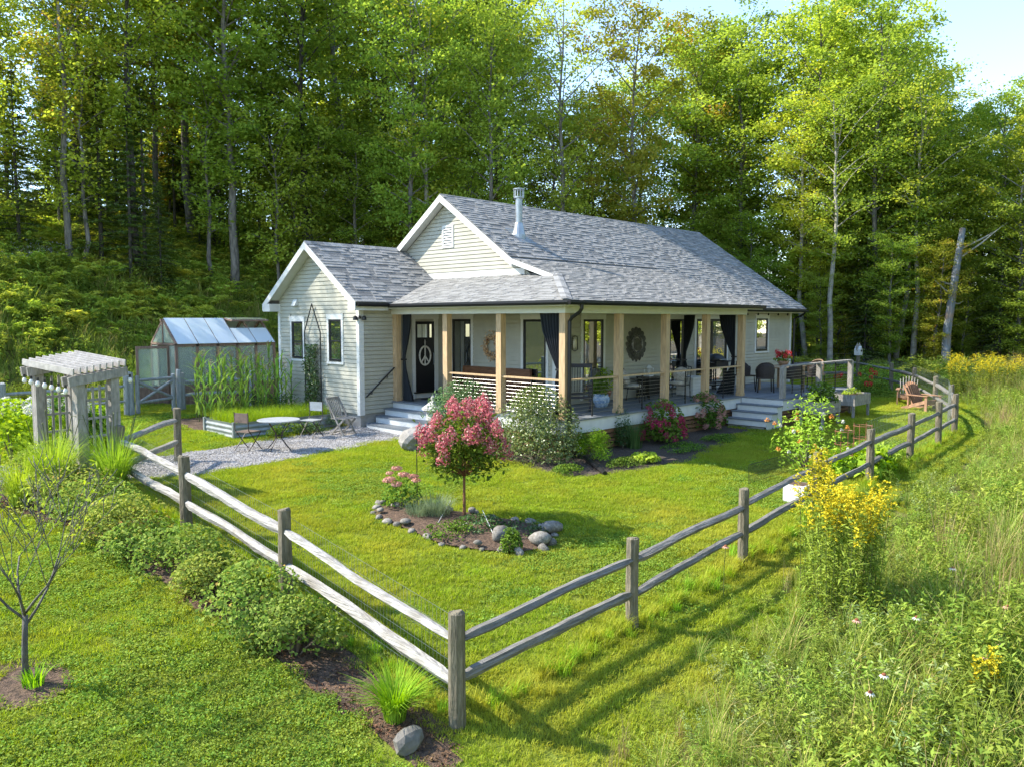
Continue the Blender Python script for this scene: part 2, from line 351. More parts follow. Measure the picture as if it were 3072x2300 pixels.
WINGBED = [(-4.9, 8.6), (-4.7, 10.9), (-1.15, 10.9), (-1.15, 6.9), (-1.2, 6.6), (-1.3, 8.6)]
_, in_wbed = patch('wing_bed_soil', WINGBED, soil, .011, .2, label='soil bed along the foot of the small gable wing', kind='structure')

# ================================================================== the house
house = root('house', (6, 5, -.75), 'single storey pale grey clapboard house with wraparound porch and grey shingle roof', 'house')
H0 = house
def hp(name, mb, mat, parent=None, **kw): return part(name, mb, mat, parent or house, world=True, **kw)
MX = Matrix(((0, -1, 0, 0), (1, 0, 0, 0), (0, 0, 1, 0), (0, 0, 0, 1)))     # local (u, n, z): u = +Y, n = -X
MY = Matrix(((1, 0, 0, 0), (0, -1, 0, 0), (0, 0, 1, 0), (0, 0, 0, 1)))     # u = +X, n = -Y
def planeM(axis, off): return (Matrix.Translation((off, 0, 0)) @ MX) if axis == 'X' else (Matrix.Translation((0, off, 0)) @ MY)
REV = .113
def clapboards(wall, M, z0, z1, lim, openings):
    k = 0; z = z0
    while z < z1-.02:
        zt = min(z+REV, z1); a, b = lim(z); a2, b2 = lim(zt)
        cuts = sorted([(o[0], o[1]) for o in openings if o[2] < zt-.03 and o[3] > z+.03])
        segs = []; cur = a
        for c0, c1 in cuts:
            if c0 > cur+.02: segs.append((cur, c0, False))
            cur = max(cur, c1)
        if b > cur+.02: segs.append((cur, b, True))
        for i, (s0, s1, last) in enumerate(segs):
            t0 = a2 if s0 == a else s0; t1 = b2 if s1 == b else s1
            if t1-t0 < .005: t1 = t0+.005
            e = random.uniform(-.001, .001)
            m = MB(); lo = .034+e; hi = .026; z_ = z+.02
            vs = [M@Vector(p) for p in ((s0, 0, z_), (s1, 0, z_), (s1, lo, z_), (s0, lo, z_), (t0, 0, zt), (t1, 0, zt), (t1, hi, zt), (t0, hi, zt))]
            m.add(vs, [(0, 1, 2, 3), (7, 6, 5, 4), (3, 2, 6, 7), (1, 0, 4, 5), (0, 3, 7, 4), (2, 1, 5, 6)])
            hp('clapboard', m, siding, wall)
        z += REV
def lbox(mb, M, *a): return mb.box(*a, M=M)
def window(M, u0, u1, z0, z1, mull=None, sill=True, name='window', pane_m=None, case=.09, head=.13):
    """outer size of the black frame; casing goes round it"""
    f = MB()
    for b in ((u0, u0+.055, z0, z1), (u1-.055, u1, z0, z1), (u0+.055, u1-.055, z1-.06, z1), (u0+.055, u1-.055, z0, z0+.06)): f.box(b[0], b[1], .004, .042, b[2], b[3], M=M)
    if mull: f.box(u0+.055, u1-.055, .004, .035, mull-.02, mull+.02, M=M)
    wo = hp(name, f, black)
    hp('pane', MB().box(u0+.05, u1-.05, .006, .016, z0+.05, z1-.05, M=M), pane_m or glass, wo)
    t = MB()
    t.box(u0-case, u0-.003, .003, .046, z0-.02, z1, M=M); t.box(u1+.003, u1+case, .003, .046, z0-.02, z1, M=M)
    t.box(u0-case-.015, u1+case+.015, .003, .051, z1+.002, z1+head, M=M); t.box(u0-case-.03, u1+case+.03, .003, .055, z1+head+.001, z1+head+.028, M=M)
    hp('casing', t, white, wo)
    if sill: hp('sill', MB().box(u0-case-.02, u1+case+.02, .003, .06, z0-.08, z0-.022, M=M), white, wo)
    return (u0-case, u1+case, z0-.08 if sill else z0-.02, z1+head)
# --- wing gable wall (faces -X), X = -1.1
Mw = planeM('X', -1.1); MWS = planeM('Y', 6.33); MG = planeM('X', 2.1); MF = planeM('Y', 2.1)
wz = lambda z: 6.3+max(0, (z-2.80)/.70)
wall_w = hp('wall', MB().prism([(-1.1, 6.3, -.3), (-1.1, 10.5, -.3), (-1.1, 10.5, 2.85), (-1.1, 8.4, 4.31), (-1.1, 6.3, 2.85)], (.1, 0, 0)), siding)
tg = glassmat('wing_glass', (.02, .03, .032), .42)
ow = [window(Mw, 9.12, 9.74, 1.12, 2.2, 1.62, pane_m=tg), window(Mw, 7.12, 7.74, 1.1, 2.26, 1.66, pane_m=tg)]
clapboards(wall_w, Mw, -.3, 4.25, lambda z: (max(6.4, wz(z)), min(10.4, 16.8-wz(z))), ow)
for (x0, x1, y0, y1) in ((-1.14, -1.05, 6.27, 6.40), (-1.14, -1.05, 10.40, 10.53), (-1.048, -.98, 6.275, 6.33)): hp('corner_board', MB().box(x0, x1, y0, y1, -.32, 2.72), white)
hp('foundation', MB().box(-1.07, 2.0, 6.36, 10.45, -1.3, -.301).box(2.2, 15.6, 2.2, 10.45, -1.3, -.1), concrete)
# --- wing side wall with the front door (faces -Y), Y = 6.33
wall_s = hp('wall', MB().box(-1.0, 2.15, 6.331, 6.43, -.3, 2.72), siding)
od = (.66, 1.66, 0, 2.42)
clapboards(wall_s, MWS, -.3, 2.62, lambda z: (-.975, 2.1), [od])
# --- main gable wall (faces -X), X = 2.1
wall_m = hp('wall', MB().prism([(2.1, 2.1, -.1), (2.1, 6.32, -.1), (2.1, 6.32, 3.5), (2.1, 9.6, 3.5), (2.1, 6.34, 5.72), (2.1, 3.0, 3.46), (2.1, 2.1, 2.9)], (.1, 0, 0)), siding)
dg = glassmat('porch_glass', (.012, .018, .02), .22); bright = glassmat('side_glass', (.012, .016, .014), .5)
om = [window(MG, 5.33, 6.13, .1, 2.27, sill=False, pane_m=dg), window(MG, 2.42, 3.24, .1, 2.26, sill=False, pane_m=dg)]
clapboards(wall_m, MG, 0, 2.62, lambda z: (2.18, 6.30), om)
gb = lambda z: (6.34-(5.66-z)/.683, min(6.34+(5.66-z)/.683, 9.5))
vent = (6.06, 6.56, 4.36, 5.02)
clapboards(wall_m, MG, 3.64, 5.62, gb, [vent])
hp('frieze_board', MB().box(2.065, 2.098, 3.2, 9.0, 3.42, 3.638), white)
v = MB().box(vent[0], vent[0]+.06, 0, .05, vent[2], vent[3], M=MG).box(vent[1]-.06, vent[1], 0, .05, vent[2], vent[3], M=MG).box(vent[0]+.06, vent[1]-.06, 0, .05, vent[2], vent[2]+.06, M=MG).box(vent[0]+.06, vent[1]-.06, 0, .05, vent[3]-.06, vent[3], M=MG)
vo = hp('gable_vent', v, white)
for i in range(7):
    z = vent[2]+.08+i*.075; hp('louver', MB().prism([MG@Vector((vent[0]+.06, .005, z+.055)), MG@Vector((vent[0]+.06, .045, z)), MG@Vector((vent[0]+.06, .045, z+.012)), MG@Vector((vent[0]+.06, .005, z+.067))], (0, .38, 0)), white, vo)
hp('vent_backing', MB().box(vent[0]+.05, vent[1]-.05, -.02, .004, vent[2]+.05, vent[3]-.05, M=MG), dark_wood, vo)
# --- main long wall (faces -Y), Y = 2.1
wall_f = hp('wall', MB().box(2.2, 15.7, 2.101, 2.2, -.1, 2.7), siding)
of = [window(MF, 3.18, 4.05, .1, 2.26, sill=False, pane_m=bright), window(MF, 7.37, 8.14, .1, 2.27, sill=False, pane_m=bright), window(MF, 12.93, 13.8, 1.14, 2.3, pane_m=bright)]
osl = (8.8, 11.02, 0, 2.42)
clapboards(wall_f, MF, 0, 2.62, lambda z: (2.18, 15.58), of+[osl])
for b_ in ((15.58, 15.73, 2.058, 2.12, -.12, 2.66), (2.05, 2.18, 2.05, 2.09, 0, 2.62), (2.05, 2.09, 2.092, 2.18, 0, 2.62)): hp('corner_board', MB().box(*b_), white)
hp('wall', MB().box(15.6, 15.7, 2.2, 10.5, -.1, 2.7).box(2.2, 15.6, 10.4, 10.5, -.1, 2.7).prism([(15.7, 2.1, 2.7), (15.7, 10.5, 2.7), (15.7, 6.34, 5.72)], (-.1, 0, 0)).box(-1.05, 2.1, 10.4, 10.5, -.3, 2.7), siding)
# --- sliding door
sd_f = MB()
for b in ((8.91, 8.98, .1, 2.28), (9.84, 9.93, .1, 2.28), (10.77, 10.84, .1, 2.28), (8.98, 9.84, 2.2, 2.28), (9.93, 10.77, 2.2, 2.28), (8.98, 9.84, .1, .2), (9.93, 10.77, .1, .2)): sd_f.box(b[0], b[1], .004, .05, b[2], b[3], M=MF)
sdo = hp('sliding_door', sd_f, black)
hp('pane', MB().box(8.97, 9.85, .006, .02, .19, 2.21, M=MF), bright, sdo)
cur_in = pmat('inner_curtain', (.13, .16, .19), .6, .2, 3, stretch=(14, 1, .2))
hp('pane', MB().box(9.92, 10.78, .006, .016, .19, 2.21, M=MF), glassmat('slider_glass', (.07, .09, .11), .12), sdo)
cu = MB()
for i in range(12): cu.tube([(9.96+i*.07, 2.082, .2), (9.96+i*.07, 2.082, 2.19)], .008, 6)
hp('curtain_fold', cu, cur_in, sdo)
hp('casing', MB().box(8.8, 8.907, .003, .046, -.0, 2.28, M=MF).box(10.843, 10.95, .003, .046, 0, 2.28, M=MF).box(8.78, 10.97, .003, .051, 2.282, 2.42, M=MF).box(8.8, 10.95, .003, .06, .005, .098, M=MF), white, sdo)
# --- front door
door = hp('front_door', MB().box(.80, 1.50, .0, .03, .2, 1.74, M=MWS).box(.80, .88, 0, .03, 1.74, 2.2, M=MWS).box(1.42, 1.50, 0, .03, 1.74, 2.2, M=MWS).box(.88, 1.42, 0, .03, 2.12, 2.2, M=MWS), black)
hp('door_glass', MB().box(.88, 1.42, .004, .018, 1.74, 2.12, M=MWS), dg, door)
hp('glazing_bar', MB().box(1.05, 1.063, .018, .026, 1.74, 2.12, M=MWS).box(1.237, 1.25, .018, .026, 1.74, 2.12, M=MWS), black, door)
hp('door_ledge', MB().box(.84, 1.46, .03, .055, 1.66, 1.72, M=MWS), black, door)
hp('door_handle', MB().tube([(1.45, 6.29, .95), (1.45, 6.25, 1.0), (1.45, 6.25, 1.25), (1.45, 6.29, 1.3)], .014, 6), pmat('steel_blue', (.2, .24, .3), .3, metal=1), door)
hp('casing', MB().box(.68, .795, .003, .045, 0, 2.27, M=MWS).box(1.505, 1.64, .003, .045, 0, 2.27, M=MWS).box(.66, 1.66, .003, .05, 2.272, 2.41, M=MWS).box(.75, 1.55, .003, .08, .02, .16, M=MWS), white, door)
hp('threshold', MB().box(.72, 1.6, .003, .16, .162, .195, M=MWS), black, door)
# --- porch structure
floor_o = hp('porch_floor', MB().box(.0, 2.1, .0, 6.3, -.3, -.045).box(2.1, 8.0, 0, 2.1, -.3, -.045).box(8.06, 13.3, -1.3, 2.1, -.3, -.045), dark_wood)
x = -.06
while x < 2.08: hp('floor_board', MB().box(x, min(x+.136, 2.1), (-.06 if x > 0 else -.06)+max(0, 0), 6.3, -.04, 0), deckm, floor_o); x += .142
y = -.06
while y < 2.08: hp('floor_board', MB().box(2.1+.004, 8.05, y, min(y+.136, 2.1), -.04, 0), deckm, floor_o); y += .142
y = -1.35
while y < 2.08: hp('floor_board', MB().box(8.056, 13.4, y, min(y+.136, 2.1), -.04, 0), deckm, floor_o); y += .142
hp('rim_board', MB().box(-.03, -.003, -.03, 6.28, -.33, -.042).box(-.003, 8.0, -.03, -.003, -.33, -.042).box(8.02, 8.045, -1.33, -.031, -.33, -.042).box(8.045, 13.36, -1.33, -1.305, -.33, -.042).box(13.36, 13.385, -1.305, 2.1, -.33, -.042), white)
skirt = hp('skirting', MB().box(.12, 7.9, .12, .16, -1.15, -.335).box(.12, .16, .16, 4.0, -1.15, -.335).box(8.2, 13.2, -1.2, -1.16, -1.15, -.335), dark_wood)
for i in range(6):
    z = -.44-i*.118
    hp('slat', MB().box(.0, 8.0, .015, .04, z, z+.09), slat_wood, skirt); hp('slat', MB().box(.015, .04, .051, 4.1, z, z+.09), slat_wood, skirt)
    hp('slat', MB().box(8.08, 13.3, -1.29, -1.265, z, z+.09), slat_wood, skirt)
PW = .17
for i in range(5):
    x = i*2.018; hp('porch_post', MB().box(x, x+PW, 0, PW, .0, 2.4), fir); hp('post_base', MB().box(x-.012, x+PW+.012, -.012, PW+.012, .002, .1), fir)
for y in (2.026, 4.0, 6.14):
    hp('porch_post', MB().box(0, PW, y, y+PW, 0, 2.4), fir); hp('post_base', MB().box(-.012, PW+.012, y-.012, y+PW+.012, .002, .1), fir)
beam_m = pmat('beam_paint', (.58, .58, .53), .55, .06, 3)
hp('porch_beam', MB().box(-.04, .21, -.04, 6.32, 2.4, 2.66).box(.21, 8.25, -.04, .21, 2.4, 2.66), beam_m)
hp('porch_ceiling', MB().box(.2, 2.1, .2, 6.33, 2.62, 2.65).box(2.1, 8.3, .2, 2.1, 2.62, 2.65), beam_m)
cable_m = pmat('cable_steel', (.4, .4, .39), .35, metal=.9)
def railing(p, q, rail_m, h=.906, n=9, wid=.09, balus=1, post=None):
    p, q = Vector(p), Vector(q); ro = hp('railing', MB().bar(p+Vector((0, 0, h-.02)), q+Vector((0, 0, h-.02)), wid, .04), rail_m)
    for i in range(n):
        z = .085+i*.086; hp('cable', MB().tube([p+Vector((0, 0, z)), q+Vector((0, 0, z))], .0032, 5), cable_m, ro)
    for k in range(balus):
        m = p.lerp(q, (k+1)/(balus+1)); hp('baluster', MB().bar(m, m+Vector((0, 0, h-.04)), .026), black, ro)
railing((.085, PW, 0), (.085, 2.026, 0), fir); railing((.085, 2.2, 0), (.085, 4.0, 0), fir)
for i in range(4): railing((i*2.018+PW, .085, 0), ((i+1)*2.018, .085, 0), fir)
for x in (8.15, 10.63, 13.1): hp('deck_post', MB().box(x, x+.14, -1.28, -1.14, 0, .9), grey_wood)
for x in (8.29, 10.77): railing((x, -1.21, 0), (x+2.34, -1.21, 0), grey_wood, h=.945, wid=.16)
# --- steps
tread_m = pmat('tread_grey', (.16, .18, .20), .6, .12, 6)
st = hp('front_steps', MB().box(-1.0, -.05, 4.05, 6.25, -1.0, -.72), white)
for k in (1, 2, 3):
    x1 = -.03-.31*(k-1); z = -.178*k
    hp('tread', MB().box(x1-.33, x1+(.0 if k > 1 else -.005), 4.02, 6.262, z-.035, z), tread_m, st)
    hp('riser', MB().box(x1-.31, x1-.285, 4.04, 6.24, z-.178, z-.037), white, st)
    hp('stringer', MB().box(x1-.285, x1-.002, 4.045, 4.07, -.9, z-.037), white, st)
st = hp('deck_steps', MB().box(7.15, 7.95, -1.2, -.1, -1.0, -.74), concrete)
for k in (1, 2, 3):
    x1 = 8.02-.31*(k-1); z = -.178*k
    hp('tread', MB().box(x1-.33, x1-(.005 if k == 1 else 0), -1.34, -.05, z-.035, z), tread_m, st)
    hp('riser', MB().box(x1-.31, x1-.285, -1.3, -.08, z-.178, z-.037), white, st)
    hp('stringer', MB().box(x1-.285, x1-.002, -1.31, -1.285, -.9, z-.037), white, st)
hr = hp('handrail', MB().tube([(-.98, 6.2, .18), (-.03, 6.2, .93)], .022, 8), black)
for t in (.2, .75): hp('rail_bracket', MB().tube([(-.98+.95*t, 6.2, .18+.75*t), (-.98+.95*t, 6.2, .10+.75*t), (-.98+.95*t, 6.32, .10+.75*t)], .01, 6), black, hr)
# --- roof
roof = hp('roof', MB().prism([(1.8, 3.41, 3.88), (1.8, 6.34, 5.88), (1.8, 6.34, 5.77), (1.8, 3.41, 3.77)], (14.2, 0, 0)).prism([(8.64, 1.62, 2.66), (8.64, 3.41, 3.88), (8.64, 3.41, 3.77), (8.64, 1.62, 2.55)], (7.36, 0, 0))
    .prism([(1.8, 6.34, 5.88), (1.8, 11.0, 2.70), (1.8, 11.0, 2.6), (1.8, 6.34, 5.77)], (14.2, 0, 0))
    .prism([(-.36, -.36, 2.67), (8.64, -.36, 2.67), (8.64, 3.41, 3.885), (1.8, 3.41, 3.885), (1.8, 1.8, 3.366)], (0, 0, -.07))
    .prism([(-.36, -.36, 2.67), (2.1, 2.1, 3.462), (2.1, 7.3, 3.462), (-.36, 6.0, 2.67)], (0, 0, -.07))
    .prism([(-1.45, 5.95, 2.72), (-1.45, 8.4, 4.44), (-1.45, 8.4, 4.33), (-1.45, 5.95, 2.61)], (3.57, 0, 0)).prism([(-1.45, 8.4, 4.44), (-1.45, 10.85, 2.72), (-1.45, 10.85, 2.61), (-1.45, 8.4, 4.33)], (3.57, 0, 0)), shingle_m)
NIND = [0]
def shingles(P0, U, V, vmax, lim, ind=False, exp=.142):
    P0, U, V = Vector(P0), Vector(U).normalized(), Vector(V).normalized(); N = U.cross(V)
    if N.z < 0: N = -N
    mb = MB(); v = 0.0; row = 0
    while v < vmax-.02:
        v1 = min(v+exp+.03, vmax); a, b = lim(v+.05); u = a-random.random()*.3
        while u < b:
            wd = random.choice((.13, .17, .2, .26, .33)); u0, u1 = max(u, a), min(u+wd, b)
            if u1-u0 > .03:
                hi = random.random() < .55; t = .022 if hi else .009
                tone = random.uniform(.42, .85) if hi else random.choice((random.uniform(.0, .2), random.uniform(.3, .6)))  # low tabs toned darker: shade between raised tabs put into the colour
                pts = [P0+U*uu+V*vv+N*tt for uu, vv, tt in ((u0, v-.012 if hi else v, 0), (u1, v-.012 if hi else v, 0), (u1, v1, 0), (u0, v1, 0), (u0, v-.012 if hi else v, t), (u1, v-.012 if hi else v, t), (u1, v1, .003), (u0, v1, .003))]
                fs = [(4, 5, 6, 7), (0, 1, 5, 4), (0, 4, 7, 3), (1, 2, 6, 5)]
                if ind and NIND[0] < 300:
                    hp('shingle', MB().add(pts, fs, tone), shingle_m, roof); NIND[0] += 1
                else: mb.add(pts, fs, tone)
            u += wd+.004
        v += exp; row += 1
    if mb.f: hp('shingle_courses', mb, shingle_m, roof, kind='stuff')
zD = lambda Y: 2.745+.7*(Y-5.95)
shingles((-.37, -.37, 2.672), (0, 1, 0), (.952, 0, .3066), 2.59, lambda v: (max(0, v*.952), min(7.1, 5.95+((2.69+.3066*v)-2.745)/.7)+.40), ind=True)
shingles((-1.46, 5.94, 2.722), (1, 0, 0), (0, .819, .573), 2.99, lambda v: (0, min(3.56, (zD(5.95+.819*v)-2.69)/.322-.36+1.45+.05)), ind=False)
shingles((-.37, -.37, 2.672), (1, 0, 0), (0, .952, .3066), 3.98, lambda v: (min(v*.952, 2.17), 9.02))
shingles((1.79, 1.60, 2.662), (1, 0, 0), (0, .826, .564), 5.73, lambda v: ((6.85, 14.22) if v < 2.19 else (0, 14.22)))
cap = MB(); 
for i in range(72): cap.prism([(1.79+i*.198, 6.20, 5.802), (1.79+i*.198, 6.34, 5.912), (1.79+i*.198, 6.48, 5.802)], (.19, 0, 0))
for i in range(17): cap.prism([(-1.46+i*.2, 8.27, 4.372), (-1.46+i*.2, 8.4, 4.472), (-1.46+i*.2, 8.53, 4.372)], (.19, 0, 0))
for i in range(14):
    a = Vector((-.36, -.36, 2.69)).lerp(Vector((1.95, 1.95, 3.43)), i/14); b = Vector((-.36, -.36, 2.69)).lerp(Vector((1.95, 1.95, 3.43)), (i+1)/14)
    s_ = Vector((.09, -.09, -.012)); cap.prism([a-s_, a+Vector((0, 0, .024)), a+s_], b-a)
hp('ridge_cap', cap, shingle_m, roof)
# rakes, soffits
def rake(x, p, q, parent=roof, h=.2, t=.03):
    (y0, z0), (y1, z1) = p, q; return hp('rake_board', MB().prism([(x, y0, z0), (x, y1, z1), (x, y1, z1-h), (x, y0, z0-h)], (t, 0, 0)), white, parent)
rake(1.775, (6.34, 5.875), (3.41, 3.875)); rake(1.775, (6.341, 5.875), (9.2, 3.92)); rake(1.775, (3.405, 3.87), (1.85, 3.37), h=.13)
rake(-1.475, (8.4, 4.435), (5.95, 2.72)); rake(-1.475, (8.401, 4.435), (10.85, 2.72))
sof = MB()
sof.prism([(1.806, 6.34, 5.76), (1.806, 3.45, 3.79), (1.806, 3.45, 3.77), (1.806, 6.34, 5.74)], (.29, 0, 0)).prism([(1.806, 6.34, 5.74), (1.806, 9.4, 3.65), (1.806, 9.4, 3.67), (1.806, 6.34, 5.76)], (.29, 0, 0))
sof.prism([(-1.444, 8.4, 4.30), (-1.444, 6.3, 2.83), (-1.444, 6.3, 2.85), (-1.444, 8.4, 4.32)], (.34, 0, 0)).prism([(-1.444, 8.4, 4.30), (-1.444, 10.5, 2.83), (-1.444, 10.5, 2.85), (-1.444, 8.4, 4.32)], (.34, 0, 0))
hp('soffit', sof, white, roof)
hp('eave_return', MB().box(-1.472, -1.11, 10.42, 10.83, 2.5, 2.73).box(-1.472, -1.135, 5.97, 6.28, 2.5, 2.71).box(-1.13, -.36, 6.0, 6.3, 2.5, 2.62).box(8.3, 15.98, 1.66, 2.1, 2.52, 2.56), white, roof)
hp('fascia', MB().box(-.34, -.3, -.3, 6.0, 2.55, 2.66).box(-.3, 8.62, -.34, -.3, 2.55, 2.66).box(8.64, 15.98, 1.64, 1.68, 2.5, 2.66).box(-.3, 8.6, -.3, -.04, 2.56, 2.58).box(-.3, -.04, -.04, 6.2, 2.56, 2.58).prism([(8.6, -.3, 2.56), (8.6, 2.0, 2.56), (8.6, 3.3, 3.8), (8.6, -.3, 2.66)], (.03, 0, 0)), white, roof)
def gutter(p, q, ax):
    p, q = Vector(p), Vector(q); prof = [(0, .0), (0, .1), (.012, .1), (.012, .012), (.07, .012), (.1, .06), (.1, .1), (.115, .1), (.115, .05), (.08, 0)]
    n = Vector((-1, 0, 0)) if ax == 'X' else Vector((0, -1, 0))
    return hp('gutter', MB().prism([p+n*a+Vector((0, 0, b)) for a, b in prof], q-p), black, roof)
gutter((-.345, -.46, 2.575), (-.345, 5.93, 2.575), 'X'); gutter((-.345, -.345, 2.575), (8.62, -.345, 2.575), 'Y')
gutter((-1.45, 5.95, 2.6), (-.46, 5.95, 2.6), 'Y'); gutter((8.66, 1.635, 2.53), (16.0, 1.635, 2.53), 'Y')
hp('downspout', MB().tube([(.1, -.4, 2.62), (.1, -.4, 2.5), (.1, -.34, 2.42), (.1, -.12, 2.3), (.1, -.055, 2.22), (.1, -.055, -.1), (.1, -.075, -.35), (.1, -.075, -.8)], .042, 8), black)
hp('downspout', MB().tube([(15.85, 1.58, 2.55), (15.85, 1.75, 2.4), (15.83, 2.0, 2.3), (15.83, 2.02, -.7)], .042, 8), black)
# chimney flue
fp = Vector((3.25, 4.55, 3.905+.683*1.14)); fl_m = pmat('galvanised', (.38, .40, .41), .38, .12, 6, metal=.75)
fo_ = hp('chimney_flue', MB().lathe([(.1, 0), (.1, 1.12)], 16, fp-Vector((0, 0, .05))), fl_m, smooth=False)
hp('flue_flashing', MB().lathe([(.2, -.12), (.19, .02), (.12, .34), (.11, .36)], 16, fp).add([fp+Vector(p) for p in ((-.3, -.38, -.245), (.35, -.38, -.245), (.35, .3, .22), (-.3, .3, .22))], [(0, 1, 2, 3)]), fl_m, fo_)
cp = MB().lathe([(.15, 1.06), (.15, 1.1), (.1, 1.1)], 16, fp).lathe([(.17, 1.3), (.17, 1.33), (.02, 1.36)], 16, fp)
for k in range(12): a = k*math.pi/6; cp.bar(fp+Vector((.14*math.cos(a), .14*math.sin(a), 1.08)), fp+Vector((.14*math.cos(a), .14*math.sin(a), 1.32)), .02)
hp('flue_cap', cp, fl_m, fo_)
# floodlight, wall vent, lamps on the house
fl = hp('floodlight', MB().box(-1.15, -1.1, 6.22, 6.27, 2.28, 2.36), black)
for d in ((-1.2, 6.34), (-1.02, 6.2)): hp('lamp_head', MB().lathe([(.02, .06), (.06, .03), (.065, -.05), (.05, -.06)], 10, (d[0], d[1], 2.3)), black, fl)
hp('exhaust_hood', MB().prism([(-1.12, 9.38, 2.66), (-1.24, 9.38, 2.66), (-1.16, 9.38, 2.84), (-1.12, 9.38, 2.86)], (0, .2, 0)), white)
# trellis lights row under the far eave
for i in range(6): hp('string_bulb', MB().lathe([(.005, .05), (.02, .045), (.02, .02), (.035, 0), (.03, -.03), (.005, -.04)], 8, (11.4+i*.78, 2.02, 2.45)), black)
# ================================================================== fences
wire_m = pmat('wire', (.30, .33, .30), .4, metal=.6)
def post_mb(h, r=.08, lean=0, n=9):
    m = MB(); ps = []; rs = []
    for i in range(6):
        t = i/5; ps.append((lean*t*h+random.uniform(-.004, .004), random.uniform(-.004, .004), -.25+(h+.25)*t)); rs.append(r*random.uniform(.95, 1.05)*(1.06-.1*t))
    ps += [(lean*h, 0, h+.012)]; rs += [r*.72]
    m.tube(ps, rs, n, jit=.10); return m
def rail_mb(p, q, r=.055):
    p, q = Vector(p), Vector(q); m = MB(); ps, rs = [], []; k = 13; bow = random.uniform(-.02, .03)
    for i in range(k):
        t = i/(k-1); e = min(t, 1-t)
        ps.append(p.lerp(q, t)+Vector((random.uniform(-.004, .004), random.uniform(-.004, .004), bow*math.sin(math.pi*t)+.008*math.sin(t*9+bow*300)+random.uniform(-.004, .004)))); rs.append(r*random.uniform(.93, 1.07)*(min(1, .58+e*5.5)))
    P_ = ps; n_ = 6; fac = [random.uniform(.7, 1.22) for _ in range(n_)]; ax = (q-p).normalized(); sx = ax.cross(Vector((0, 0, 1))).normalized(); sy = sx.cross(ax); vs = []; tw = random.uniform(-.5, .5)
    for i, (c, rr) in enumerate(zip(ps, rs)):
        for j in range(n_):
            an = 2*math.pi*j/n_+tw*i/len(ps); f_ = rr*fac[j]*random.uniform(.95, 1.05); vs.append(c+sx*math.cos(an)*f_+sy*math.sin(an)*f_)
    m.add(vs, [(i*n_+j, i*n_+(j+1) % n_, (i+1)*n_+(j+1) % n_, (i+1)*n_+j) for i in range(len(ps)-1) for j in range(n_)]+[tuple(range(n_)), tuple(range((len(ps)-1)*n_, len(ps)*n_))]); return m
def fence(name, pts, label, heights=1.13, wire=None, wstart=0, post_m=post_wood, rail_m=grey_wood, rr=.055, up=.86, lo=.44, pr=.08, first=True):
    P = [Vector((x, y, gzf(x, y))) for x, y in pts]; ro = root(name, P[0], label, 'fence'); n = len(P)
    hs = heights if hasattr(heights, '__len__') else [heights]*n
    for i, p in enumerate(P):
        if i == 0 and not first: continue
        ob = part('post', post_mb(hs[i], pr, random.uniform(-.02, .02)), post_m, ro); ob.location = p-P[0]; ob.rotation_euler[2] = random.random()*6
    for a, b in zip(P[:-1], P[1:]):
        d = (b-a).normalized()*.02
        for hz in (up, lo):
            part('rail', rail_mb(a-d+Vector((0, 0, hz+random.uniform(-.03, .03))), b+d+Vector((0, 0, hz+random.uniform(-.03, .03))), rr), rail_m, ro, world=True)
    if wire:
        mb = MB(); off, top, sp = wire
        for a, b in list(zip(P[:-1], P[1:]))[wstart:]:
            nn = Vector((-(b-a).y, (b-a).x, 0)).normalized()*off; L = (b-a).length; k = int(L/sp)
            for i in range(1, k): m = a.lerp(b, i/k)+nn; mb.bar(m+Vector((0, 0, .02)), m+Vector((0, 0, top)), .0018)
            for j in range(7): z = .05+(top-.05)*j/6; mb.bar(a+nn+Vector((0, 0, z)), b+nn+Vector((0, 0, z)), .0024)
        part('wire_mesh', mb, wire_m, ro, world=True, kind='stuff')
    return ro
CPT = (-8.52, -5.95)
L3 = (-8.42, 3.0); RP = ongr(535, 1385)
fence('split_rail_fence', [CPT, (-8.5, -2.72), (-8.46, .25), L3], 'pale weathered split rail fence running past the mulch strip to the arbor', wire=(-.1, 1.0, .06), rail_m=pmat('pale_rail', (.42, .40, .37), .8, .35, 6, stretch=(7, .5, 7), bump=1, bscale=9, wear=((.22, .20, .17), 3)), rr=.062, pr=.085)
fence('split_rail_fence', [CPT, (-5.55, -5.87), (-2.6, -5.78), (.3, -5.66), (3.2, -5.52), (6.0, -5.40), (8.5, -5.28), (10.7, -5.05), (13.1, -4.3), (15.7, -3.1), (18.3, -1.6), (20.3, -.1), (22.3, 2.0), (20.6, 4.4), (19.2, 7.0), (18, 9.6)],
      'long grey split rail fence between the lawn and the wild meadow, curving behind the deck', heights=[1.13]*12+[1.2]+[1.13]*3, wire=(.1, 1.28, .1), wstart=4, first=False, rail_m=pmat('dark_rail', (.22, .21, .195), .85, .4, 6, stretch=(.5, 7, 7), bump=1, bscale=9, wear=((.13, .12, .10), 3)))
fence('split_rail_fence', [L3, (RP.x, RP.y)], 'short two post return of split rail fence beside the gravel path', wire=(-.06, .9, .06), first=False)
GL, GR = ongr(395, 1247), ongr(540, 1232)
blue_wood = pmat('garden_wood', (.30, .315, .32), .8, .25, 5, stretch=(4, 4, 1), bump=.4, bscale=20)
fence('garden_fence', [(GR.x+.12, GR.y+.05), (-1.35, 11.9)], 'weathered garden fence between the greenhouse and the corn patch', post_m=blue_wood, rail_m=blue_wood, wire=(.05, .8, .1))
fence('garden_fence', [(GL.x-.12, GL.y), (GL.x-3.2, GL.y-.2), (GL.x-6.4, GL.y-.3), (GL.x-9.5, GL.y-.2)], 'weathered garden fence running left from the gate behind the arbor', post_m=blue_wood, rail_m=blue_wood)
